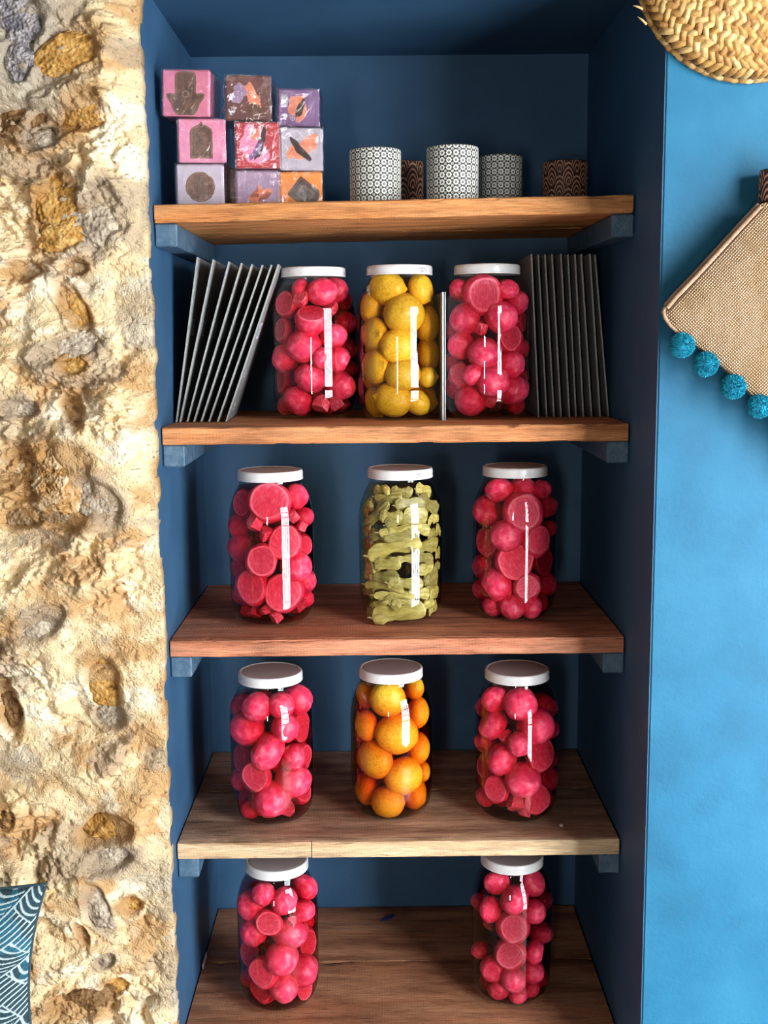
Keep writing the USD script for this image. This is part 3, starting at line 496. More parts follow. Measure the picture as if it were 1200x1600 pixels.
for (k, pi), (org, zoom, items) in JAR.items():
    cx, cy = JX[k][pi]; cy -= .024 if k == 2 else .011; KZ = .972 if k == 2 else 1.0; zb = ZS[k]+.0004; where = f'{POS[pi]} jar on the {jn[k]} shelf'
    pep = (k, pi) == (3, 1); lem = items[0][3] == L_ if not pep else False
    what = 'green peppers' if pep else 'yellow lemons' if lem else 'pink turnips'
    glass, liq, _ = jar_parts(LEVEL[k, pi])
    t = Thing('glass_jar', f'large glass jar of {what} with a white lid, {POS[pi]} one on the {jn[k]} shelf', 'jar', 'glass jars of pickles', base=np.array([cx, cy, zb]))
    sh = lambda m: (lambda q: (q.apply_transform(np.diag([1, 1, KZ, 1])), q.apply_translation([cx, cy, zb]), q)[2])(m.copy())
    gb = t.part('glass_body', sh(glass), M['glass'], True); t.part('screw_thread', sh(THREAD), M['glass'], True, parent=gb)
    li = t.part('lid', sh(LID), M['lid'], 30); t.part('lid_panel', sh(LIDTOP), M['lid_top'], 30, parent=li)
    if (k, pi) in ((2, 1), (3, 1)):
        t.part('date_stamp', stamp_mesh((cx, cy, zb-.278*(1-KZ)), math.radians(-90+(34 if k == 2 else 22)), k), M['stamp'], False, parent=li, label='small dark printed code on the lid edge')
    bm = {(3, 1): 'olive_brine', (2, 1): 'yellow_brine', (4, 1): 'amber_brine', (5, 2): 'dark_brine'}.get((k, pi), 'pink_brine')
    t.part('brine', sh(liq), M[bm], True)
    t.done()
    zhi = LEVEL[k, pi]*KZ+.003; zlo = .0095
    def local(x, y, r):
        """where the piece seen at zoomed pixel (x, y) sits against the inside of the glass"""
        px, py = org[0]+x/zoom, org[1]+y/zoom; yy = cy-.03
        for _ in range(4):
            p = at(px, py, yy); z = np.clip(p[2]-zb, zlo+.8*r, zhi); Ri = max(float(rad(z))-.0022-r*(SQ+.07), .001); dx = np.clip(p[0]-cx, -Ri, Ri); yy = cy-math.sqrt(max(Ri*Ri-dx*dx, 0))
        return np.array([dx, yy-cy, z])
    mpp = 2.12/F/zoom
    if pep:
        for x0, y0, x1, y1, w in items:
            xm, ym = (x0+x1)/2, (y0+y1)/2; r = w*mpp/2*1.32; ln = math.hypot(x1-x0, y1-y0)*mpp/2*1.12+r*.6
            c = local(xm, ym, r*.42); a, b = local(x0, y0, r*.42), local(x1, y1, r*.42); ax = b-a; ax /= np.linalg.norm(ax); ctr = (a+b)/2; ctr = .5*ctr+.5*c
            ry = np.cross(ax, [0, 0, 1]); ry /= np.linalg.norm(ry); T = np.eye(4); up = np.cross(ry, ax)
            if up[2] < 0: up = -up
            rr = math.hypot(ctr[0], ctr[1]); T[:3, 0] = ax*ln; T[:3, 1] = np.cross(up, ax)*r*.62; T[:3, 2] = up*r*1.02; T[:3, 3] = ctr+[cx, cy, zb]
            allpieces.append((k, pi, P_, ctr, r, T, jr.integers(0, 8)))
        for i in range(46):
            a = jr.uniform(0, 2*np.pi) if i % 3 else jr.uniform(0, np.pi); z = .022+.208*(i/46); rr = jr.uniform(.0, .036) if i % 3 == 0 else min(.044, float(rad(z))-.024)
            ctr = np.array([rr*math.cos(a), abs(rr*math.sin(a))-.004 if i % 2 else rr*math.sin(a)*.6, z]); th = jr.uniform(0, 2*np.pi); ax = np.array([math.cos(th), math.sin(th), jr.uniform(-.25, .25)]); ax /= np.linalg.norm(ax)
            r = jr.uniform(.011, .015); ln = jr.uniform(.022, .028); up = np.array([0, 0, 1.])-ax*ax[2]; up /= np.linalg.norm(up)
            T = np.eye(4); T[:3, 0] = ax*ln; T[:3, 1] = np.cross(up, ax)*r; T[:3, 2] = up*r; T[:3, 3] = ctr+[cx, cy, zb]; allpieces.append((k, pi, P_, ctr, r, T, jr.integers(0, 8)))
        continue
    pos, rs, kinds, faces = [], [], [], []
    for it in items:
        r = it[2]*mpp*(.98 if it[3] == W_ else 1.27); pos.append(local(it[0], it[1], min(r, .036))); rs.append(r); kinds.append(it[3]); faces.append(it[4:6] if len(it) > 4 else None)
    nf = len(pos); nf0 = nf
    nb_ = 5 if lem else 8                    # the lowest layer, all round the foot of the jar
    for j_ in range(nb_):
        r = .024 if lem else jr.uniform(.0165, .020); a = 2*np.pi*(j_+.5*jr.random())/nb_; q = (.060 if not lem else .056)-r*.80
        c = np.array([q*math.cos(a), q*math.sin(a), .013+r*.75])
        if min(np.linalg.norm(c-p_)-.55*(r+s_) for p_, s_ in zip(pos, rs)) > 0: pos.append(c); rs.append(r); kinds.append(L_ if lem else B); faces.append(None)
    for _ in range(900):                     # what fills the far side of the jar
        if len(pos)-nf >= (12 if lem else 21): break
        r = jr.uniform(.027, .031) if lem else jr.uniform(.020, .026); z = jr.uniform(.028, .218); Ri = float(rad(z))-.0042-r*.8; a = jr.uniform(-.3, np.pi+.3); q = Ri*jr.uniform(.2, 1)
        c = np.array([q*math.cos(a), q*math.sin(a)*.9+.006, z])
        if min(np.linalg.norm(c-p_)-.58*(r+s_) for p_, s_ in zip(pos, rs)) > 0: pos.append(c); rs.append(r); kinds.append(L_ if lem else B); faces.append(None)
    pos = relax(np.array(pos), np.array(rs)*.97, np.array([1.25 if q == W_ else SQ+.07 if i_ < nf0 else 1. for i_, q in enumerate(kinds)]), nf, zlo, zhi)
    for c, r, kd, fc in zip(pos, rs, kinds, faces):
        if fc is not None:
            n = RIGHT*fc[0]+UP*fc[1]-FWD*math.sqrt(max(1-fc[0]**2-fc[1]**2, .04))
            if kd == L_: n = RIGHT*fc[0]+UP*(-fc[1])-FWD*(.25 if abs(fc[0])+abs(fc[1]) > .5 else 1.2)
        else: n = jr.normal(size=3)
        if kd == W_: n = np.array([jr.uniform(-.5, .5), -.4, jr.uniform(-1, 1)])
        A = basis(n, jr.uniform(0, 6.28)); T = np.eye(4); sq = np.array([1, 1, 1.]) if kd != B else jr.uniform(.93, 1.07, 3)
        T[:3, :3] = A*(r*(1.0 if kd != L_ else .95))*sq[None]; T[:3, 3] = c+[cx, cy, zb]
        rd = np.array([c[0], c[1], 0.]); q_ = np.linalg.norm(rd)
        if kd != W_ and q_ > .012 and fc is not None:
            rd /= q_; T[:3, :3] = (np.eye(3)-(1-SQ)*np.outer(rd, rd))@T[:3, :3]
        allpieces.append((k, pi, kd, c, r, T, int(jr.integers(0, {B: 4, C_: 3, W_: 3, L_: 3}[kd])) if kd != L_ else (2 if k == 4 or abs(c[0]) < .01 else int(jr.integers(0, 2)))))
KN = {B: ('pickled_turnip', 'round pink turnip', 'turnip', 'turnips'), C_: ('cut_turnip', 'cut-faced pink turnip', 'turnip', 'cut turnips'), W_: ('turnip_wedge', 'pink turnip wedge', 'turnip', 'turnip wedges'), L_: ('pickled_lemon', 'yellow lemon', 'lemon', 'lemons'), P_: ('pickled_pepper', 'green pepper', 'pepper', 'peppers')}
from collections import defaultdict
labels = defaultdict(list)
for i, pc in enumerate(allpieces):
    v, h = where_words(pc[3][0], pc[3][1], pc[3][2], 0); labels[pc[0], pc[1], pc[2], v, h].append(i)
text = {}
for (k, pi, kd, v, h), ids in labels.items():
    ids.sort(key=lambda i: -allpieces[i][3][2])
    for n, i in enumerate(ids):
        o = '' if len(ids) == 1 or h == 'at the back' else ('upper ', 'lower ')[n] if len(ids) == 2 else ('topmost ', 'middle ', 'lowest ')[n] if len(ids) == 3 else ('topmost ', 'second highest ', 'third highest ', 'fourth highest ', 'fifth highest ', 'sixth highest ', 'seventh highest ', 'eighth highest ', 'ninth highest ')[min(n, 8)]
        text[i] = f'{o}{KN[kd][1]} {v} {h}, {POS[pi]} jar, {jn[k]} shelf'
MK = {B: ball_meshes, C_: cut_meshes, W_: wedge_meshes, L_: lemon_meshes, P_: pepper_meshes}
for i, (k, pi, kd, c, r, T, var) in enumerate(allpieces):
    nm, _, cat, grp = KN[kd]
    place((kd, var), nm, MK[kd](int(var)), T, text[i], cat, f'{grp} in the {POS[pi]} jar on the {jn[k]} shelf')
# ------------------------------------------------------------------ soap cubes in cellophane (top shelf)
def col_mat(name, c, rough=.5): return mottled(name, [(.3, tuple(x*.85 for x in c)), (.7, tuple(min(1, x*1.12) for x in c))], nscale=60, rough=rough, bump=.1, bdist=.001)
BC = {'pink': (.70, .20, .30), 'rose': (.72, .24, .38), 'lilac': (.50, .42, .50), 'brown': (.15, .055, .045), 'red': (.42, .030, .040), 'grape': (.34, .22, .33), 'purple': (.20, .10, .22), 'grey': (.42, .37, .42), 'orange': (.78, .22, .02)}
for k_, v_ in BC.items(): M['soap_'+k_] = col_mat('soap_'+k_, v_)
M['kraft'] = mottled('emblem_brown', [(.3, (.07, .032, .020)), (.55, (.14, .065, .04)), (.75, (.24, .12, .08))], nscale=90, rough=.5, bump=.4, bdist=.002)
M['coral'] = mottled('emblem_coral', [(.3, (.55, .14, .07)), (.7, (.85, .32, .18))], nscale=70, rough=.5, bump=.3)
M['dark_print'] = plain('emblem_dark', (.045, .022, .02), .5)
M['tan_line'] = plain('emblem_line', (.30, .16, .10), .5)
def blob(cx, cz, w, h, rot, seed, n=40, amp=.35):
    r = np.random.default_rng(seed); a = np.linspace(0, 2*np.pi, n, endpoint=False); ph = r.uniform(0, 6, 5)
    k = 1+amp*(.5*np.sin(2*a+ph[0])+.3*np.sin(3*a+ph[1])+.25*np.sin(5*a+ph[2])+.18*np.sin(8*a+ph[3]))
    return affinity.translate(affinity.rotate(Polygon(np.stack([w*k*np.cos(a), h*k*np.sin(a)], 1)).buffer(0), rot, origin=(0, 0)), cx, cz)
def hamsa(s):
    half = [(.0, 1.02), (.12, 1.0), (.15, .97), (.20, .98), (.33, .95), (.40, .84), (.40, .62), (.38, .22), (.46, .14), (.60, .17), (.76, .13), (.68, -.05), (.55, -.20), (.47, -.45), (.30, -.66), (.0, -.76)]
    pts = half+[(-x, y) for x, y in half[-2:0:-1]]
    return affinity.translate(affinity.scale(Polygon(pts).buffer(.03).buffer(-.01), s, s, origin=(0, 0)), 0, -.2*s)
def arch(s):
    pts = [(-.5, -.72), (.5, -.72), (.5, .22), (.46, .25), (.52, .34), (.44, .56), (.22, .70), (.10, .74), (0, .88), (-.10, .74), (-.22, .70), (-.44, .56), (-.52, .34), (-.46, .25), (-.5, .22)]
    return affinity.scale(Polygon(pts), s, s, origin=(0, 0))
def cello(w, d, h, seed, amp):
    """crinkled film: a finely divided box skin a little proud of the soap"""
    g = .0017; n = 60; ms = []
    W_2, D_2 = w/2+g, d/2+g; lin = np.linspace(-1, 1, n)
    A, Bq = np.meshgrid(lin, lin)
    for ax, sg in ((0, 1), (0, -1), (1, 1), (1, -1), (2, 1), (2, -1)):
        Pq = np.zeros((n, n, 3)); o = [i for i in range(3) if i != ax]; Pq[..., ax] = sg; Pq[..., o[0]] = A; Pq[..., o[1]] = Bq
        m = grid_mesh(Pq)
        if (sg > 0) == (ax == 1): m.invert()
        ms.append(m)
    m = join(ms); m.merge_vertices(); m.fix_normals(); m = tm(m.vertices, m.faces if m.volume > 0 else m.faces[:, ::-1]); u = m.vertices
    v = u*np.array([W_2, D_2, h/2+g])
    fr = np.random.default_rng(seed); rg = 0; fade = 1.0      # sharp folds with flat facets between them
    vv = v+.006*(np.stack([fbm(v*22+k_*9+seed, 2, seed+k_) for k_ in range(3)], 1)-.5)
    for k_ in range(7):
        d_ = fr.normal(size=3); d_ /= np.linalg.norm(d_); lam = fr.uniform(.010, .034); tr = (vv@d_/lam+fr.random()) % 1
        rg = rg+np.abs(tr-.5)*2*lam/.022*np.clip((fbm(v*26+k_*5+seed*3, 2, k_)-.38)*5, .15, 1)/7*1.7
    nn = u/np.linalg.norm(u, axis=1, keepdims=True)
    dom = np.abs(u) > .999; nn = np.where(dom, np.sign(u), 0); nn = nn/np.maximum(np.linalg.norm(nn, axis=1, keepdims=True), 1)
    m.vertices = v+nn*((rg-.5)*amp*1.5*fade)[:, None].clip(-.0011, amp)
    m.vertices[:, 2] = np.clip(m.vertices[:, 2], -h/2-.0003, None)
    return m
def soap(px0, px1, py0, py1, yf, body, emblem, label, rotz=0, tilt=0, seed=1, crink=.0016, zb=None, extra=()):
    """front face spans the given photograph rectangle at depth yf"""
    a, b = at(px0, py1, yf), at(px1, py0, yf); w = b[0]-a[0]; z0 = a[2] if zb is None else zb; h = b[2]-z0; cx = (a[0]+b[0])/2; d = .080
    t = Thing('soap_cube', label, 'soap', 'cellophane wrapped soap cubes'); 
    R = trimesh.transformations.rotation_matrix(math.radians(tilt), [0, 1, 0])@trimesh.transformations.rotation_matrix(math.radians(rotz), [0, 0, 1])
    def put(m): m = m.copy(); m.apply_transform(R); m.apply_translation([cx, yf+d/2, z0+h/2]); return m
    bb = t.part('soap_block', put(rbox(-w/2, w/2, -d/2, d/2, -h/2, h/2, .003)), M['soap_'+body])
    for j, (poly, mm, nm) in enumerate(emblem(w, h)):
        poly = poly.intersection(sbox(-w/2+.004, -h/2+.002, w/2-.004, h/2-.003))
        for pg in getattr(poly, 'geoms', [poly]):
            if pg.area > 2e-6: t.part(nm, put(extrude_xz(pg.simplify(.0002), -d/2-.0006-.0002*j, -d/2+.0005)), M[mm], parent=bb)
    t.part('cellophane', put(cello(w, d, h, seed, crink)), M['film'], True)
    t.done(); return z0+h
def e_hamsa(w, h): p = hamsa(w*.52); return [(p, 'kraft', 'hand_emblem'), (p.buffer(-.0012).difference(p.buffer(-.0020)), 'tan_line', 'emblem_outline'), (Point(0, -.002).buffer(.006).difference(Point(0, -.002).buffer(.004)), 'tan_line', 'emblem_eye')]
def e_arch(w, h): p = affinity.translate(arch(w*.47), 0, -.002); q = affinity.translate(affinity.scale(p, .72, .72), 0, -.003); return [(p, 'kraft', 'arch_emblem'), (p.buffer(-.0012).difference(p.buffer(-.0019)), 'tan_line', 'emblem_outline'), (q.difference(q.buffer(-.0010)), 'dark_print', 'emblem_outline')]
def e_disc(w, h): p = Point(.001, -.003).buffer(w*.31); return [(p, 'kraft', 'round_emblem'), (p.buffer(-.002).difference(p.buffer(-.0028)), 'tan_line', 'emblem_outline')]
def e_patch(seed, spec):
    def f(w, h): return [(blob(x*w, z*h, sx*w, sz*h, rot, seed+i), mm, nm) for i, (x, z, sx, sz, rot, mm, nm) in enumerate(spec)]
    return f
def e_diam(w, h): p = affinity.rotate(sbox(-.024, -.019, .024, .019), -38, origin=(0, 0)); p = affinity.translate(p, .008, -.010); q = affinity.scale(p, .5, .5); return [(p, 'dark_print', 'square_emblem'), (p.buffer(-.002).difference(p.buffer(-.0028)), 'tan_line', 'emblem_outline'), (q.difference(q.buffer(-.0010)), 'tan_line', 'emblem_outline')]
zs = lambda x: ZS[1]+.0125*x+.0004
Y0 = .050
za = soap(276, 348, 256, 318, Y0, 'lilac', e_disc, 'pale lilac soap cube with a round brown emblem, bottom of the left stack', seed=1, crink=.0011, zb=zs(-.33)+.0008)
zb_ = soap(278.5, 351, 185, 255, Y0-.006, 'rose', e_arch, 'pink soap cube with a brown arch emblem, middle of the left stack', tilt=.6, seed=2, crink=.0012, zb=za+.0018)
soap(257, 331, 108, 184, Y0-.010, 'pink', e_hamsa, 'pink soap cube with a brown hand emblem, top of the left stack', tilt=2.0, rotz=-6, seed=3, crink=.0011, zb=zb_+.003)
za = soap(369, 436, 266, 317, Y0, 'grape', e_patch(30, [(.05, -.22, .24, .2, 20, 'coral', 'coral_patch'), (.05, -.05, .05, .12, 10, 'coral', 'coral_patch')]), 'lilac crinkly wrapped soap cube with a coral patch, bottom of the middle stack', seed=4, crink=.0042, zb=zs(-.23)+.0008)
zb_ = soap(364, 431, 190, 265, Y0-.014, 'red', e_patch(40, [(-.08, -.02, .34, .36, 10, 'soap_rose', 'rose_panel'), (-.05, .22, .10, .11, 0, 'coral', 'coral_patch'), (.08, .02, .09, .32, -18, 'dark_print', 'dark_motif'), (-.02, -.12, .07, .22, -40, 'soap_purple', 'dark_motif')]), 'deep red soap cube with a dark twisted motif, middle of the middle stack', rotz=7, seed=5, crink=.0024, zb=za+.0022)
soap(353, 422, 117, 188, Y0-.006, 'brown', e_patch(50, [(.1, .05, .14, .26, 30, 'coral', 'coral_patch'), (-.2, .1, .16, .2, 0, 'soap_grape', 'grey_patch'), (.15, -.25, .2, .1, 10, 'kraft', 'brown_patch')]), 'dark brown soap cube in very crumpled film, top of the middle stack', tilt=1.4, seed=6, crink=.0046, zb=zb_+.0030)
za = soap(437, 502, 268, 316, Y0, 'orange', e_diam, 'bright orange soap cube with a dark tilted square, bottom of the right stack', seed=7, crink=.0018, zb=zs(-.16)+.0008)
zb_ = soap(438, 503, 199, 268, Y0-.004, 'grey', e_patch(60, [(.18, .12, .22, .2, 40, 'coral', 'coral_patch'), (-.1, -.08, .2, .2, 20, 'coral', 'coral_patch'), (-.02, -.02, .09, .34, 38, 'dark_print', 'dark_motif')]), 'silvery grey soap cube with a dark slanting bar, middle of the right stack', tilt=.8, seed=8, crink=.0026, zb=za+.0018)
soap(434, 497, 138, 197, Y0+.004, 'purple', e_patch(70, [(0, 0, .2, .36, -10, 'coral', 'coral_patch'), (.06, -.02, .07, .3, -22, 'dark_print', 'dark_motif'), (-.32, .18, .1, .14, 10, 'soap_grey', 'grey_patch')]), 'purple soap cube with coral and black markings, top of the right stack', tilt=1.6, seed=9, crink=.0034, zb=zb_+.0026)
soap(350, 372, 262, 317, Y0+.055, 'brown', lambda w, h: [], 'dark crumpled soap packet half hidden behind the middle stack', seed=10, crink=.004, zb=zs(-.27)+.0008)
# ------------------------------------------------------------------ patterned tins
def fan_pattern(u, v):
    """pointed overlapping fans of concentric arcs; u, v in fan widths"""
    best = np.zeros_like(u); done = np.zeros(u.shape, bool)
    for row in range(-1, 14):
        vy = v-row*.72; off = .5*(row % 2); du = (u+off+.5) % 1-.5
        top = 1.55*(1-(np.abs(du)/.5)**1.15); inside = (vy >= -.02) & (vy <= top) & ~done
        d = np.sqrt((du*1.9)**2+(vy*.80)**2)+.16*np.abs(du)
        best = np.where(inside, ((d*4.6) % 1 < .40)*1., best); done |= inside
    return best
def ring_pattern(u, v):
    """white ringed flowers in a lattice of small diamonds; u, v in cells"""
    cu, cv = (u % 1)-.5, (v % 1)-.5; r = np.hypot(cu, cv); a = np.arctan2(cv, cu)
    w = ((r < .40+.03*np.cos(8*a)) & (r > .17)) | (r < .055)
    du, dv = ((u+.5) % 1)-.5, ((v+.5) % 1)-.5; q = np.abs(du)+np.abs(dv)
    w |= (q < .20) & (q > .07); w |= (np.abs(np.abs(cu)-np.abs(cv)) < .045) & (r > .45) & (q > .26)
    return w*1.
M['tin_print'] = painted('tin_print', rough=.5, spec=.4); M['tin_dark'] = plain('tin_inside', (.02, .02, .02), .5); M['wax'] = plain('candle_wax', (.7, .64, .52), .5); M['wick'] = plain('candle_wick', (.12, .1, .08), .9)
def tin(px0, px1, pyt, yf, kind, label, zb=None, cells=None, pyb=None):
    a, b = at(px0, pyt+40, yf), at(px1, pyt+40, yf); R = (b[0]-a[0])/2; cx = (a[0]+b[0])/2; yc = yf; z0 = zs(cx) if zb is None else zb; h = at((px0+px1)/2, pyt, yf-R)[2]-z0
    n, k = 620, 190; th = np.linspace(0, 2*np.pi, n); zz = np.linspace(0, h, k); A, Z_ = np.meshgrid(th, zz)
    circ = 2*np.pi*R
    if kind == 'ring': c_ = circ/round(circ/.0118); pat = ring_pattern(A*R/c_, Z_/c_*1.0); dk, lt = (.035, .035, .033), (.62, .61, .55)
    elif kind == 'fan': c_ = circ/round(circ/.034); pat = fan_pattern(A*R/c_, Z_/c_+.15); dk, lt = (.055, .020, .012), (.52, .27, .17)
    rr = R+.0005*pat*np.clip(np.minimum(Z_, h-Z_)/.002, 0, 1)-.0012*np.clip(1-np.minimum(Z_, h-Z_)/.002, 0, 1)**2
    P_t = np.stack([rr*np.cos(A), rr*np.sin(A), Z_], -1); P_t[:, -1] = P_t[:, 0]
    g = grid_mesh(P_t[:, ::-1]); g.invert(); cc = np.asarray(dk)[None]*(1-pat[:, ::-1].reshape(-1, 1))+np.asarray(lt)[None]*pat[:, ::-1].reshape(-1, 1)
    g = tm(g.vertices, g.faces); t = Thing('candle_tin', label, 'candle', 'patterned candle tins on the top shelf' if zb is None else None, base=np.array([cx, yc, z0]))
    if g.face_normals[len(g.faces)//2]@(g.triangles_center[len(g.faces)//2]*[1, 1, 0]) < 0: g.invert()
    g.apply_translation([cx, yc, z0]); t.part('wall', g, M['tin_print'], True, col=cc)
    inner = lathe([(0, 0.0002), (R-.0012, .0002), (R-.0018, .002), (R-.0018, .0035), (0, .0035)], 64); inner.apply_translation([cx, yc, z0]); t.part('base', inner, M['tin_dark'])
    rim = lathe([(R-.0022, h*.70), (R-.0012, h), (R-.0004, h+.0006), (R-.0002, h-.0004)], 64); rim.apply_translation([cx, yc, z0]); t.part('rim', rim, M['tin_dark'], parent=0)
    wx = lathe([(0, .0036), (R-.0024, .0036), (R-.0024, h*.8), (R-.008, h*.79), (0, h*.79)], 64); wx.apply_translation([cx, yc, z0]); w_ = t.part('candle', wx, M['wax'])
    wk = tube([(cx, yc, z0+h*.78), (cx+.0008, yc, z0+h*.93)], .0010, 6); t.part('wick', wk, M['wick'], parent=w_)
    t.done()
tin(547, 626, 229, .075, 'ring', 'black and white ring patterned candle tin, nearest the soap cubes')
tin(613, 661, 250, .235, 'fan', 'copper and black fan patterned candle tin half hidden between two white ones')
tin(667, 747, 225, .075, 'ring', 'black and white ring patterned candle tin, tallest, at the middle of the top shelf')
tin(748, 815, 240, .215, 'ring', 'smaller darker black and white ring patterned candle tin set further back')
tin(848, 917, 249, .215, 'fan', 'copper and black fan patterned candle tin alone near the right end of the top shelf')
# ------------------------------------------------------------------ booklets
BH, BD, BT = .297, .200, .0032
def booklet_parts():
    """spine edge at y = 0 facing the room, cover faces +x, local base at z = 0"""
    cov = join([rbox(BT/2-.0006, BT/2, 0, BD, 0, BH, .0002), rbox(-BT/2, -BT/2+.0006, 0, BD, 0, BH, .0002)])
    cov = cov.subdivide_to_size(.03); v = cov.vertices; v[:, 0] += np.sign(v[:, 0])*.0010*np.clip(v[:, 1]/BD, 0, 1)**2*(.6+.8*noise(v*np.array([0, 9, 7])+3, 2)); cov.vertices = v
    sp = rbox(-BT/2, BT/2, -.0006, .0008, 0, BH, .0003); pg = bx(-BT/2+.0007, BT/2-.0007, .0009, BD-.003, .001, BH-.001)
    tt = meshkit.text_mesh('LIE', .030, .0003); tt.vertices = np.stack([tt.vertices[:, 2]+BT/2+.0003, tt.vertices[:, 0]*.9+.020, tt.vertices[:, 1]+.158], 1)
    lns = [bx(BT/2, BT/2+.0005, .030, .075, .096, .0972), bx(BT/2, BT/2+.0005, .024, .080, .090, .0912), bx(BT/2, BT/2+.0005, .030, .072, .084, .0852), bx(BT/2, BT/2+.0005, .040, .075, .020, .0216), bx(BT/2, BT/2+.0005, .052, .066, .026, .034)]
    for m in [tt]+lns: m.vertices[:, 0] += .0010*np.clip(m.vertices[:, 1]/BD, 0, 1)**2*1.2
    return [('cover', cov, M['cover'], 25), ('spine', sp, M['cover_edge'], 25), ('pages', pg, M['paper'], False), ('title', tt, M['print'], False)]+[('small_print', q, M['print'], False) for q in lns]
def place_booklet(T, label, group): place(('booklet', 0), 'booklet', booklet_parts, T, label, 'booklet', group)
ordw = ['first', 'second', 'third', 'fourth', 'fifth', 'sixth', 'seventh', 'eighth', 'ninth', 'tenth']
lt_ = [306.7, 331.7, 357, 378, 395, 411.7, 426, 436.5]; lty = [378, 382, 385, 389, 391, 393, 393, 393]; lb = [275.5, 281, 292, 303, 314, 326, 340, 353]
for i in range(8):
    yf = .122; a = at(lb[i], 659, yf); b = at(lt_[i], lty[i], yf); ang = math.atan2(b[0]-a[0], BH*.96); zb0 = ZS[2]+.0006+.5*BT*math.sin(ang)
    x_ = max(a[0], XL+.003)
    T = trimesh.transformations.translation_matrix([x_, yf+.002*(i % 3), zb0])@trimesh.transformations.rotation_matrix(ang, [0, 1, 0])@trimesh.transformations.rotation_matrix(math.radians(2.0-.9*i*0), [0, 0, 1])
    place_booklet(T, f'dark grey booklet leaning right on the second shelf, {ordw[i]} from its left end', 'dark booklets leaning at the left of the second shelf')
rt = [831, 841.7, 852.3, 863.3, 877.3, 888.2, 899.3, 909, 922.7, 930.7]; rb = [841.7, 854.3, 865.7, 876.7, 889.7, 900, 911.5, 924.3, 937.7, 950.5]
for i in range(10):
    yf = .165+.004*((i*7) % 4); a = at(rb[i], 652, yf); b = at(rt[i], 370, yf); ang = math.atan2(b[0]-a[0], BH*.97); zb0 = ZS[2]+.0006+.5*BT*abs(math.sin(ang)); x_ = min(a[0], XR-.004)
    T = trimesh.transformations.translation_matrix([x_, yf, zb0])@trimesh.transformations.rotation_matrix(ang, [0, 1, 0])@trimesh.transformations.rotation_matrix(math.radians(-.4), [0, 0, 1])
    # turned so that the plain back cover faces the jars
    place_booklet(T, f'upright dark grey booklet right of the jars on the second shelf, {ordw[i]} from left', 'dark booklets standing at the right of the second shelf')
a = at(694, 658, .11); b = at(694, 456, .11)
t = Thing('card', 'thin grey card standing edge-on between the lemon jar and the right jar', 'card')
t.part('cover', rbox(a[0]-.0035, a[0]-.0005, .11, .25, ZS[2]+.0005, b[2], .0004), M['card']); t.part('cover', rbox(a[0]+.0012, a[0]+.0030, .11, .25, ZS[2]+.0005, b[2], .0003), M['card']); t.part('pages', bx(a[0]-.0006, a[0]+.0013, .113, .248, ZS[2]+.0005, b[2]-.002), M['cover']); t.done()
# ------------------------------------------------------------------ woven straw basket on the right wall
M['straw'] = None
for nm, cs in (('straw_gold', [(.3, (.27, .125, .028)), (.5, (.46, .25, .065)), (.75, (.58, .36, .12))]), ('straw_pale', [(.3, (.40, .24, .075)), (.5, (.56, .37, .14)), (.75, (.66, .48, .23))]), ('straw_dark', [(.3, (.20, .085, .02)), (.5, (.36, .18, .045)), (.75, (.48, .28, .09))])):
    M[nm] = mottled(nm, cs, scale=(1, 1, 1), nscale=110, rough=.48, bump=.5, bscale=420, bdist=.002)
M['straw_back'] = plain('straw_lining', (.11, .055, .018), .8)
rim_ = np.array([at(a, b, YF-.012) for a, b in ((998, 6), (1014, 50), (1040, 84), (1100, 117), (1180, 132), (1215, 131))])
q_ = np.linalg.lstsq(np.c_[2*rim_[:, 0], 2*rim_[:, 2], np.ones(6)], rim_[:, 0]**2+rim_[:, 2]**2, rcond=None)[0]
bc = np.array([q_[0], 0, q_[1]]); BR = math.sqrt(q_[2]+q_[0]**2+q_[1]**2)-.007; BDEP = .060
def dome_pt(r, a):
    """on the bulging side of the basket; r from 0 (middle) to BR (rim)"""
    q = r/BR; y = YF-.004-BDEP*np.sqrt(np.maximum(1-q**2.4, 0))-.006
    return np.array([bc[0]+r*math.cos(a), y, bc[2]+r*math.sin(a)])
t = Thing('straw_basket', 'round golden straw basket of plaited strips hanging at the top right of the wall', 'basket')
rr_ = np.linspace(0, BR-.002, 40); aa_ = np.linspace(0, 2*np.pi, 97)
Pd = np.array([[dome_pt(r, a)+[0, .004, 0] for a in aa_] for r in rr_]); shell = grid_mesh(Pd); shell.merge_vertices()
Pd2 = Pd.copy(); Pd2[..., 1] = np.minimum(Pd2[..., 1]+.004, YF-.001); s2 = grid_mesh(Pd2); s2.merge_vertices()
t.part('lining', join([shell, s2]), M['straw_back'], True)
def strip(p, d, nrm, L, w, th):
    """one plaited length of straw: a curved lozenge whose ends tuck under its neighbours"""
    s = np.cross(nrm, d); n = 7; u = np.linspace(-1, 1, n); v = np.linspace(-1, 1, 5)
    G = np.array([[p+d*(L/2*a+.15*w*b)+s*(w/2*b*(1-.30*a**4))+nrm*(th*(1-.95*abs(a)**2.2)*(1-.45*abs(b)**3)-th*.40) for b in v] for a in u])
    return grid_mesh(G)
pieces = []; nring = 9; pitch = BR/nring
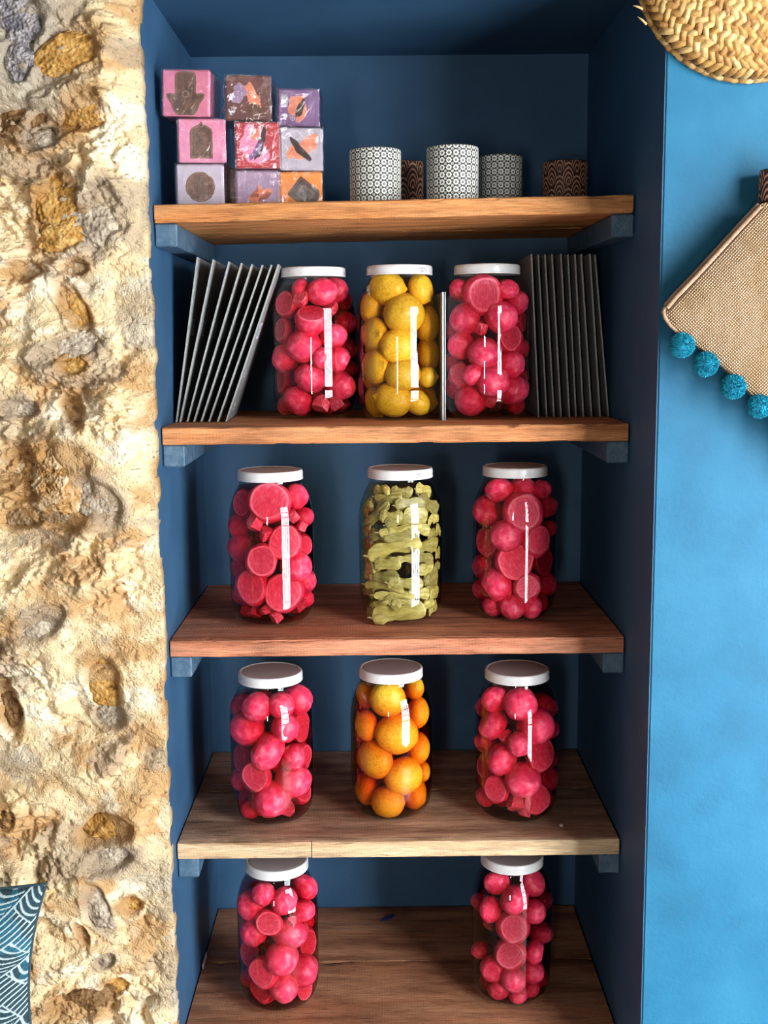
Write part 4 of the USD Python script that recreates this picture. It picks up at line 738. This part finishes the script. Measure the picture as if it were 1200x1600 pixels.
for ri in range(nring):
    for sub in (0, 1):
        r = BR-.0035-(ri+.25+.5*sub)*pitch*.985
        if r < .012: continue
        cnt = max(8, int(2*np.pi*r/.0125)); 
        for k in range(cnt):
            a = 2*np.pi*(k+.5*sub+.35*rng.random()*.3)/cnt; p0 = dome_pt(r, a); pr_ = dome_pt(r+.004, a)-dome_pt(r-.004, a); pr_ /= np.linalg.norm(pr_); tg = np.array([-math.sin(a), 0, math.cos(a)]); nn_ = np.cross(pr_, tg); nn_ /= np.linalg.norm(nn_)
            if nn_[1] > 0: nn_ = -nn_
            sl = (.62 if sub else -.62)+.12*rng.normal(); d_ = pr_*math.cos(sl)+tg*math.sin(sl); d_ = pr_*math.sin(.95)*1.0+tg*(math.cos(.95) if sub else -math.cos(.95))+tg*.1*rng.normal(); d_ /= np.linalg.norm(d_)
            pieces.append((p0, strip(p0+nn_*.0015, d_, nn_, .0275*(1+.1*rng.normal()), .0104*(1+.08*rng.normal()), .0070)))
edge_ = []
for k in range(96):
    a = 2*np.pi*k/96; p0 = dome_pt(BR-.0005, a); p0[1] = YF-.010; tg = np.array([-math.sin(a), 0, math.cos(a)]); pr_ = np.array([math.cos(a), 0, math.sin(a)]); d_ = tg*.88+np.array([0, -.45 if k % 2 else .3, 0])+pr_*.15; d_ /= np.linalg.norm(d_); nn_ = pr_*.8+np.array([0, -.6, 0]); nn_ /= np.linalg.norm(nn_)
    pieces.append((p0, strip(p0, d_, nn_, .022, .010, .0055)))
ref = at(1110, 50, -.26); order = np.argsort([np.linalg.norm(p-ref) for p, _ in pieces])
for q_ in order[:290]: t.part('straw_strip', pieces[q_][1], M[('straw_gold', 'straw_pale', 'straw_dark', 'straw_gold')[int(rng.integers(0, 4))]], True)
t.part('plaiting', join([pieces[q_][1] for q_ in order[290:]]), M['straw_gold'], True, kind='stuff')
for (px, py, qx, qy) in ((1004, 14, 989, 9), (1010, 38, 996, 26)): t.part('loose_end', tube([at(px, py, -.215), at((px+qx)/2, (py+qy)/2-1, -.218), at(qx, qy, -.214)], [.002, .0017, .0004], 6), M['straw_pale'], True)
t.done()
# ------------------------------------------------------------------ burlap pouch with pompoms
n_ = {'g': ('geometry', {}), 'm': ('mapping', {'rotation': (0, math.radians(48), 0)}), 'w1': ('wave_texture', {'wave_type': 'bands', 'bands_direction': 'x', 'scale': 92, 'distortion': 1.2, 'detail': 2, 'detail_scale': 3}), 'w2': ('wave_texture', {'wave_type': 'bands', 'bands_direction': 'z', 'scale': 92, 'distortion': 1.2, 'detail': 2, 'detail_scale': 3}),
      'x': ('math', {'math_type': 'multiply'}), 'r': ('rgb_ramp', {'ramp': [(.0, (.16, .09, .045)), (.22, (.40, .27, .16)), (.55, (.62, .47, .31)), (1, (.72, .58, .42))]}), 'k': ('noise_texture', {'scale': 14, 'detail': 5}), 'kr': ('rgb_ramp', {'ramp': [(.3, (.82, .72, .60)), (.5, (1, .97, .93)), (.7, (1.0, .93, .90))]}),
      'y': ('mix_color', {'blend_type': 'multiply', 'fac': .9}), 'u': ('bump', {'strength': .8, 'distance': .002}), 'p': ('principled_bsdf', {'roughness': .85, 'specular_ior_level': .15})}
M['burlap'] = mat('burlap_weave', n_, [('g.position', 'm.vector'), ('m.vector', 'w1.vector'), ('m.vector', 'w2.vector'), ('w1.fac', 'x.value1'), ('w2.fac', 'x.value2'), ('x.value', 'r.fac'), ('g.position', 'k.vector'), ('k.fac', 'kr.fac'), ('r.color', 'y.a'), ('kr.color', 'y.b'), ('y.result', 'p.base_color'), ('x.value', 'u.height'), ('u.normal', 'p.normal')])
M['binding'] = mottled('tan_binding', [(.3, (.33, .19, .11)), (.7, (.46, .29, .18))], nscale=80, rough=.7); M['seam'] = plain('dark_seam', (.07, .035, .02), .8)
PY = YF-.062
outline = [(1037, 484), (1038, 492), (1044, 505), (1052, 514), (1064, 524), (1085, 538), (1110, 557), (1140, 583), (1170, 612), (1190, 634), (1215, 660), (1260, 706), (1300, 745), (1330, 730), (1350, 690), (1365, 560), (1368, 420), (1362, 345), (1300, 322), (1240, 317), (1192, 317), (1186, 320), (1178, 328), (1150, 359), (1120, 392), (1085, 430), (1055, 461)]
W2 = [at(x, y, PY) for x, y in outline]; poly = Polygon([(p[0], p[2]) for p in W2])
def puffy(poly, yf, yb, bulge, step=.006):
    """a padded fabric shape: outline poly, front at yf bulging towards the room"""
    x0, z0, x1, z1 = poly.bounds; pts = [(x, z) for x in np.arange(x0, x1, step) for z in np.arange(z0, z1, step) if poly.buffer(-step*.6).contains(Point(x, z))]
    ring = [poly.exterior.interpolate(s) for s in np.linspace(0, poly.exterior.length, int(poly.exterior.length/step), endpoint=False)]
    from scipy.spatial import Delaunay
    A = np.array([(p.x, p.y) for p in ring]+pts); nr = len(ring); D = Delaunay(A); keep = [s for s in D.simplices if poly.buffer(1e-6).contains(Point(A[s].mean(0)))]
    dist = np.array([poly.exterior.distance(Point(a)) for a in A]); k = np.sqrt(np.clip(dist/.035, 0, 1))*.75+.25*np.clip(dist/.11, 0, 1)
    wob = (fbm(np.stack([A[:, 0]*9, A[:, 1]*9, A[:, 0]*0], 1), 3, 77)-.5)*.010*np.clip(dist/.03, 0, 1)
    f = np.stack([A[:, 0], yf-bulge*k-wob, A[:, 1]], 1); b = np.stack([A[:, 0], yb+bulge*k*.4, A[:, 1]], 1); n = len(A)
    ff = np.array(keep); tri = A[ff]; cr = (tri[:, 1, 0]-tri[:, 0, 0])*(tri[:, 2, 1]-tri[:, 0, 1])-(tri[:, 1, 1]-tri[:, 0, 1])*(tri[:, 2, 0]-tri[:, 0, 0]); ff[cr < 0] = ff[cr < 0][:, ::-1]
    side = []
    for i in range(nr):
        j = (i+1) % nr; side += [(i, i+n, j), (j, i+n, j+n)]
    return tm(np.vstack([f, b]), np.vstack([ff, ff[:, ::-1]+n, side]))
t = Thing('burlap_pouch', 'natural burlap pouch with turquoise pompoms hanging on the right wall', 'pouch')
t.part('fabric', puffy(poly, PY-.004, PY+.012, .016), M['burlap'], 40)
def edge_tube(pts, y, r): return tube(np.array([at(a, b, y) for a, b in pts]), r, 8)
zip_ = [(1186, 321), (1150, 360), (1120, 393), (1085, 431), (1055, 462), (1040, 480)]
sm_ = lambda pts, dx, dy: [(a+dx, b+dy) for a, b in pts]
t.part('zip_binding', edge_tube(sm_(zip_, 2.5, 2), PY-.006, .0038), M['binding'], True); t.part('zip_binding', edge_tube(sm_(zip_, -.5, -1.5), PY+.004, .0038), M['binding'], True)
t.part('seam', edge_tube(sm_(zip_, 6.2, 5.5), PY-.0095, .0010), M['seam'], True); t.part('seam', edge_tube(sm_(zip_, .8, .2), PY-.0040, .0011), M['seam'], True)
t.part('corner_fold', edge_tube([(1040, 480), (1037, 487), (1040, 497), (1048, 508), (1058, 517)], PY-.002, .0036), M['binding'], True)
M['pom'] = mottled('turquoise_wool', [(.3, (.002, .17, .28)), (.55, (.004, .32, .46)), (.75, (.02, .50, .62))], nscale=160, rough=.75, bump=.3)
pr2 = np.random.default_rng(5)
def pompom(c, R):
    core = lumpy(trimesh.creation.icosphere(3), .05, 2.5, int(c[0]*1000) % 50); core.apply_scale(R*.86); core.apply_translation(c)
    n = 3400; d = pr2.normal(size=(n, 3)); d /= np.linalg.norm(d, axis=1, keepdims=True); s = np.cross(d, pr2.normal(size=(n, 3))); s /= np.linalg.norm(s, axis=1, keepdims=True)
    a = c+d*R*.78; L = R*(.97+.07*pr2.random(n))[:, None]; wd = R*.026; bend = pr2.normal(size=(n, 3))*R*.03
    v = np.stack([a-s*wd, a+s*wd, c+d*L+bend+s*wd*.7, c+d*L+bend-s*wd*.7], 1).reshape(-1, 3); i = np.arange(n)*4
    return join([core, tm(v, np.concatenate([np.stack([i, i+1, i+2], 1), np.stack([i, i+2, i+3], 1)]))])
for (px, py) in ((1066, 539), (1103, 569), (1146, 604), (1187, 634), (1228, 672), (1272, 714)):
    c = at(px, py, PY-.004); t.part('pompom', pompom(c, .0187), M['pom'], False)
t.done()
# the wall shelf that the pouch hangs from, its end hidden by the pouch, and the tin on it
sx = at(1194, 318, PY+.03)[0]; szt = at(1194, 316, PY+.02)[2]
t = Thing('wall_shelf', 'small wooden wall shelf behind the burlap pouch at the right edge', 'shelf'); t.part('plank', plank(sx, sx+.36, PY+.026, YF-.0005, szt-.024, szt, 97), M['wood2']); t.part('bracket', rbox(sx+.30, sx+.33, PY+.04, YF-.0006, szt-.07, szt-.0245), M['frame']); t.done()
tin(1187, 1249, 262, YF-.040, 'fan', 'copper and black fan patterned candle tin above the burlap pouch', zb=szt+.0006)
# ------------------------------------------------------------------ cushion at the lower left, on a bench
def cushion_paint(u, v):
    """bands of stripes between long slanting lines, the stripes turning from band to band"""
    a = math.radians(38); s = u*math.cos(a)+v*math.sin(a); w = -u*math.sin(a)+v*math.cos(a)
    wl = w+.004*np.sin(s*40); band = np.floor(wl/.040); fw = wl/.040-band
    blk = np.floor(s/.075+.5*(band % 2)); par = (band+blk) % 3
    st1 = ((s*1.0+.30*(fw-.5)**2*.05+.012*np.sin(fw*3.0))/.0115) % 1; st2 = (fw*5.0) % 1; st3 = ((s*.8+wl*.9+.010*np.sin(fw*3.1))/.0105) % 1
    st = np.where(par == 0, st1, np.where(par == 1, st3, st2)); line = (st < .31)*1.
    fb = np.abs(((s/.075+.5*(band % 2)) % 1)-.5)
    line = np.maximum(line, (np.abs(fw) < .07)*1.); line = np.where((fw > .07) & (fw < .12), 0, line); line = np.where(fb > .485, 1., line)
    return line
CW = .40; cpx = at(63, 1381, -.235); cyc = -.225
n = 420; u = np.linspace(-1, 1, n); U, V = np.meshgrid(u, u)
pin = 1-.17*(1-np.abs(V)**2)*1.0; pinv = 1-.08*(1-np.abs(U)**2)
CX = U*CW/2*pin; CZ = V*CW/2*pinv
thick = .058*np.clip((1-np.abs(U)**2.6), 0, 1)**.55*np.clip((1-np.abs(V)**2.6), 0, 1)**.55
wr = (fbm(np.stack([U*3, V*3, U*0], -1), 4, 61)-.5)*.010*np.clip(thick/.03, 0, 1)
ln_ = cushion_paint(CX, CZ)
weave = noise(np.stack([CX*900, CZ*900, CX*0], -1), 3)
colr = (np.array([.030, .062, .078])*(1+.9*(weave-.5))[..., None])*(1-ln_[..., None])+np.array([.44, .54, .57])*ln_[..., None]
colr = np.where((fbm(np.stack([CX*16, CZ*16, CX*0], -1), 3, 9) > .56)[..., None] & (ln_[..., None] < .5), colr*np.array([.9, 1.9, 2.2]), colr)
F_ = np.stack([CX, -thick-wr-.0012*ln_, CZ], -1); B_ = np.stack([CX, thick, CZ], -1)
ca = math.radians(-2); cz0 = cpx[2]-CW/2*.998; cx0 = cpx[0]-CW/2*.995
Rc = trimesh.transformations.rotation_matrix(math.radians(1.5), [0, 1, 0]); Rc[:3, 3] = (cx0, cyc, cz0)
fm = grid_mesh(F_); fm.apply_transform(Rc); bm_ = grid_mesh(B_[::3, ::3][:, ::-1]); bm_.apply_transform(Rc)
M['cushion'] = painted('cushion_cloth', rough=.9, bump=.3, spec=.1, bscale=900); M['piping'] = plain('cushion_piping', (.025, .06, .08), .85)
t = Thing('cushion', 'dark teal cushion with white line pattern at the lower left of the stone wall', 'cushion')
t.part('front_cloth', fm, M['cushion'], True, col=colr.reshape(-1, 3)); t.part('back_cloth', bm_, M['piping'], True)
rimp = np.concatenate([F_[0, ::6], F_[::6, -1], F_[-1, ::-6], F_[::-6, 0]]); rt_ = tube(np.c_[rimp[:, 0], rimp[:, 1]*0, rimp[:, 2]], .0028, 8); rt_.apply_transform(Rc); t.part('piping', rt_, M['piping'], True); t.done()
lowz = fm.vertices[:, 2].min()-.004
t = Thing('bench', 'plain wooden bench under the teal cushion, below the picture', 'bench'); bx0, bx1 = -1.15, -.42
t.part('seat', rbox(bx0, bx1, -.52, -.115, lowz-.035, lowz, .003), M['wood5'])
for lx in (bx0+.03, bx1-.07):
    for ly in (-.50, -.18): t.part('leg', rbox(lx, lx+.04, ly, ly+.04, 0, lowz-.0355, .002), M['wood5'])
t.done()
# ------------------------------------------------------------------ small things left lying
def flake(name, px, py, k, w, d, h, m, label, cat, rot=0):
    z = ZS[k]+.0003; r = cam_vec((px-600)/F, 1, (800-py)/F); p_ = EYE+r*(z-EYE[2])/r[2]
    b = trimesh.creation.icosphere(3); b.vertices *= np.array([w, d, h])/2; b = lumpy(b, .25, 1.4, int(px)) if False else b; b.vertices = b.vertices*(1+.5*(fbm(b.vertices*160, 3, int(px) % 20)-.5))[:, None]
    b.apply_transform(trimesh.transformations.rotation_matrix(math.radians(rot), [0, 0, 1])); b.vertices[:, 2] -= b.vertices[:, 2].min(); b.apply_translation([p_[0], p_[1], z]); single(name, b, M[m], label, cat)
flake('plaster_chip', 877, 1291, 4, .008, .010, .004, 'white_chip', 'tiny white chip lying at the right of the fourth shelf', 'chip')
flake('paper_scrap', 606, 1435, 5, .040, .016, .003, 'blue_scrap', 'thin dark blue scrap lying at the back of the bottom shelf', 'scrap', 42)
pz = ZS[5]; q0 = at(317.5, 1503, .235); single('white_peg', rbox(-.3985, -.3955, .215, .262, pz+.0003, pz+.012, .0008), M['white_chip'], 'small white sliver against the left wall on the bottom shelf', 'sliver')
